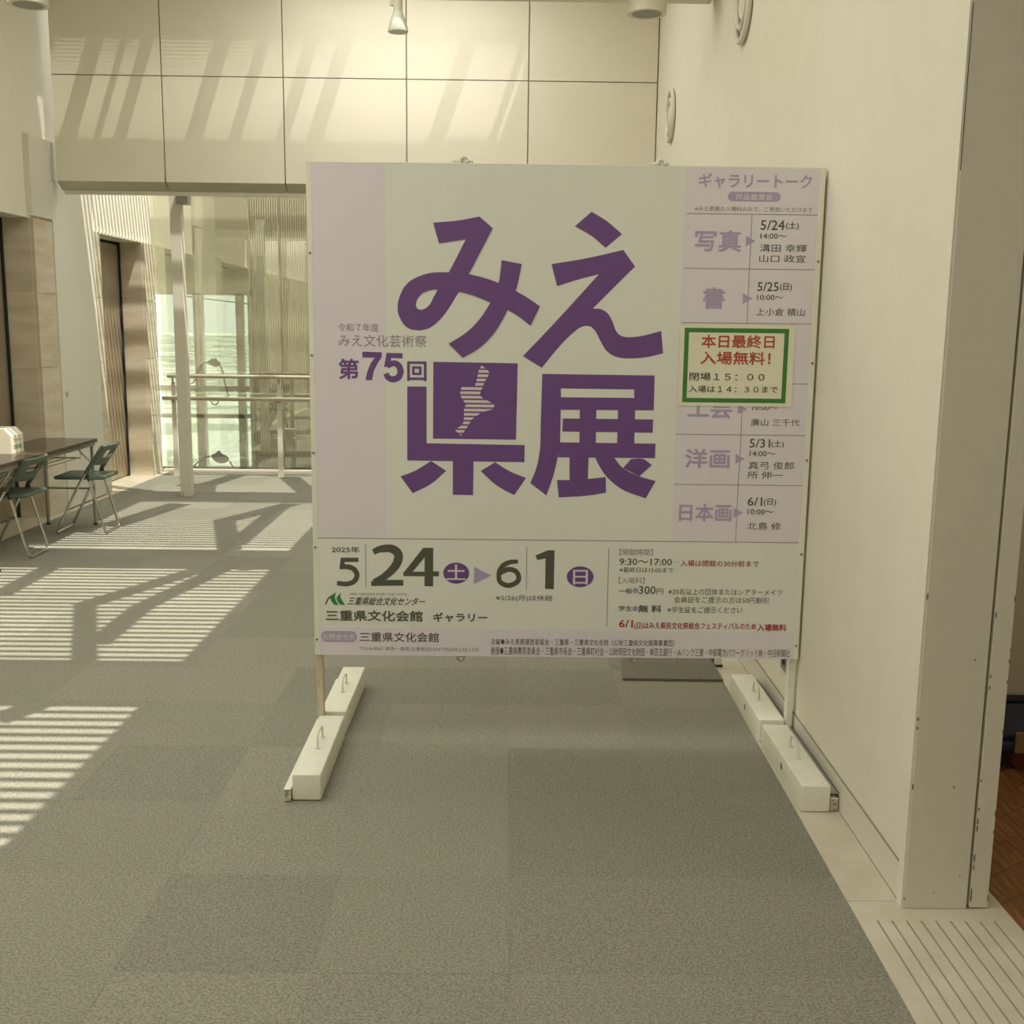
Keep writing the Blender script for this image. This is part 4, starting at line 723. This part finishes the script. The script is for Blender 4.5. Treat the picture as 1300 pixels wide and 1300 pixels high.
# ---- loose grey mat behind the board and a narrow upright beyond
mt = MB().prism([(.570, 4.87), (CE(4.87)-.001, 4.865), (CE(5.45)-.001, 5.45), (.625, 5.45)], .0, .012).build('floor_mat', 'carpet_dark')
tag(mt, 'darker grey carpet mat lying on the floor under the sign board', 'mat')
t = thing('sign_stand', 'narrow cream stand on the stone strip behind the sign board', 'stand', (1.056, 5.10, 0), 0)
MB().box(-.016, .016, -.012, .012, .0, .95, bev=.002).build('post', 'white_paint', t); MB().box(-.02, .02, -.014, .25, .0, .012).build('foot', 'rubber', t)
MB().box(-.02, .02, -.016, .012, .95, 1.2, bev=.003).build('head', 'white_paint', t)

# ---- folding table
tb = thing('folding_table', 'long dark-topped folding table standing along the left wall', 'table', (-3.475, 7.85, -.004), 0)
MB().box(-.225, .225, -.90, .90, .672, .70, bev=.004).build('table_top', 'table_top', tb)
MB().box(-.21, .21, -.88, .88, .645, .672).build('apron', 'steel', tb)
for y in (-.86, .86):
    for x in (-.19, .19):
        l = MB().tube([(x, y, .66), (x, y, .004)], .0125, 10).build('leg', 'steel', tb, smooth=True)
        MB().lathe([(.015, 0), (.015, .018)], (x, y, 0), 'Z', 12).build('rubber_foot', 'rubber', l)
    MB().tube([(-.19, y, .30), (.19, y, .30)], .009, 8).build('cross_tube', 'steel', tb, smooth=True)
    for x in (-.19, .19): MB().tube([(x, y-.30*(1 if y > 0 else -1), .655), (x, y, .50)], .007, 8).build('brace', 'chrome', tb, smooth=True)
sh = MB()
for x in (-.17, -.085, 0, .085, .17): sh.tube([(x, -.62, .575), (x, .62, .575)], .004, 6)
for y in (-.62, 0, .62): sh.tube([(-.19, y, .655), (-.19, y, .575), (.19, y, .575), (.19, y, .655)], .005, 6)
sh.build('wire_shelf', 'steel', tb)
# ---- questionnaire box
bx = thing('collection_box', 'white card collection box with sloped corners on the folding table', 'box', (-3.44, 7.63, .6965), 0)
b = MB()
prof = [(0, 0), (0, .125), (-.045, .175), (-.255, .175), (-.30, .125), (-.30, 0)]
a = [b.bm.verts.new((x, 0, z)) for x, z in prof]; c = [b.bm.verts.new((x, .20, z)) for x, z in prof]
b.bm.faces.new(a); b.bm.faces.new(c[::-1])
for i in range(6): b.bm.faces.new((a[i], a[(i+1) % 6], c[(i+1) % 6], c[i]))
bxb = b.build('body', 'card', bx)
MB().box(-.22, -.08, .085, .10, .175, .1756).build('slot', 'black', bx)
for s, z0, z1, cl in (('アンケート', .076, .104, 'black'), ('回収箱', .026, .060, 'logo_green')):
    o = lettering(s, .045, z0, .165, z1, cl, 2 if cl == 'logo_green' else 1, 0, bxb, 0); o.rotation_euler.z = PI/2; o.location = (.0004, 0, 0)
# ---- folding chairs
def chair(x, y, rz, label):
    t = thing('folding_chair', label, 'chair', (x, y, 0), rz, 'green folding chairs by the table')
    # faces -x; front foot x=-.20, rear foot x=.17
    w2 = .185
    bf = []
    bf_pts = [(.17, -w2, .66), (-.005, -w2, .40), (-.20, -w2+.005, .02), (-.205, -w2+.03, .010), (-.205, w2-.03, .010), (-.20, w2-.005, .02), (-.005, w2, .40), (.17, w2, .66)]
    MB().tube(bf_pts, .0095, 10).build('front_frame', 'chrome', t, smooth=True)
    w3 = .165
    MB().tube([(.055, -w3, .45), (.165, -w3, .025), (.170, -w3+.025, .010), (.170, w3-.025, .010), (.165, w3, .025), (.055, w3, .45)], .0095, 10).build('rear_frame', 'chrome', t, smooth=True)
    MB().box(-.20, .18, -.18, .18, .425, .452, bev=.011, seg=3).build('seat', 'chair_green', t, smooth=True)
    # moulded backrest with a hand slot, bent slightly round the sitter
    bk = MB(); N = 16; sec = []
    d = Vector((.17-(-.005), 0, .66-.40)); d.normalize()
    def P(u, h, off):           # u across -1..1, h up along the tubes from .52, off = thickness
        base = Vector((.076, 0, .52))+d*h; bend = .035*(1-u*u)
        return Vector((base.x+bend*.9+off*.83, u*(w2+.010), base.z-bend*.35-off*.55+.012*(1-u*u)*(h > .1)))
    rows = [(-.0, .085), (.135, .21)]
    for (h0, h1, ulo, uhi) in ((.03, .095, -1, 1), (.155, .205, -1, 1), (.09, .16, -1, -.62), (.09, .16, .62, 1)):
        n = max(3, int(N*(uhi-ulo)/2)); G = []
        for i in range(n+1):
            u = ulo+(uhi-ulo)*i/n
            G.append([bk.bm.verts.new(P(u, h0, -.009)), bk.bm.verts.new(P(u, h1, -.009)), bk.bm.verts.new(P(u, h1, .009)), bk.bm.verts.new(P(u, h0, .009))])
        for A, B in zip(G, G[1:]):
            for k in range(4): bk.bm.faces.new((A[k], A[(k+1) % 4], B[(k+1) % 4], B[k]))
        bk.bm.faces.new(G[0][::-1]); bk.bm.faces.new(G[-1])
    bk.build('backrest', 'chair_green', t, smooth=True)
    for s in (-1, 1):
        MB().tube([(.185, s*w2, .682), (.12, s*w2, .585), (.045, s*w2, .474)], .0165, 10).build('side_sleeve', 'chair_green', t, smooth=True)
        MB().tube([(.04, s*(w2-.01), .475), (.056, s*(w2-.012), .455), (.066, s*(w2-.014), .415)], .012, 8).build('hinge', 'rubber', t, smooth=True)
    return t
chair(-3.23, 8.46, .03, 'green folding chair at the far end of the table, wholly in view')
chair(-3.42, 7.535, .02, 'green folding chair nearer the camera, cut by the left edge')

# ---- blue cart in the room through the doorway
ct = thing('cart', 'dark blue flatbed cart with an orange wheel in the room at the right', 'cart', (1.80, 3.82, 0), 0)
MB().box(0, .8, 0, .40, .085, .125, bev=.01).build('deck', 'blue', ct)
MB().box(.02, .78, .02, .36, .125, .150, bev=.006).build('load', 'blue', ct)
MB().box(.10, .24, -.012, .0, .085, .165, bev=.003).build('latch_box', 'brass', ct)
for x in (.16, .68):
    for y in (.06, .34): MB().lathe([(.025, -.016), (.042, -.014), (.042, .014), (.025, .016)], (x, y, .0425), 'Y', 22).build('wheel', 'orange', ct, smooth=True)
rl = MB().tube([(1.46, 4.24, .145), (4.9, 4.24, .145)], .018, 10).build('floor_pipe', 'rubber', smooth=True)
tag(rl, 'black pipe running low along the back wall of the room at the right', 'pipe')
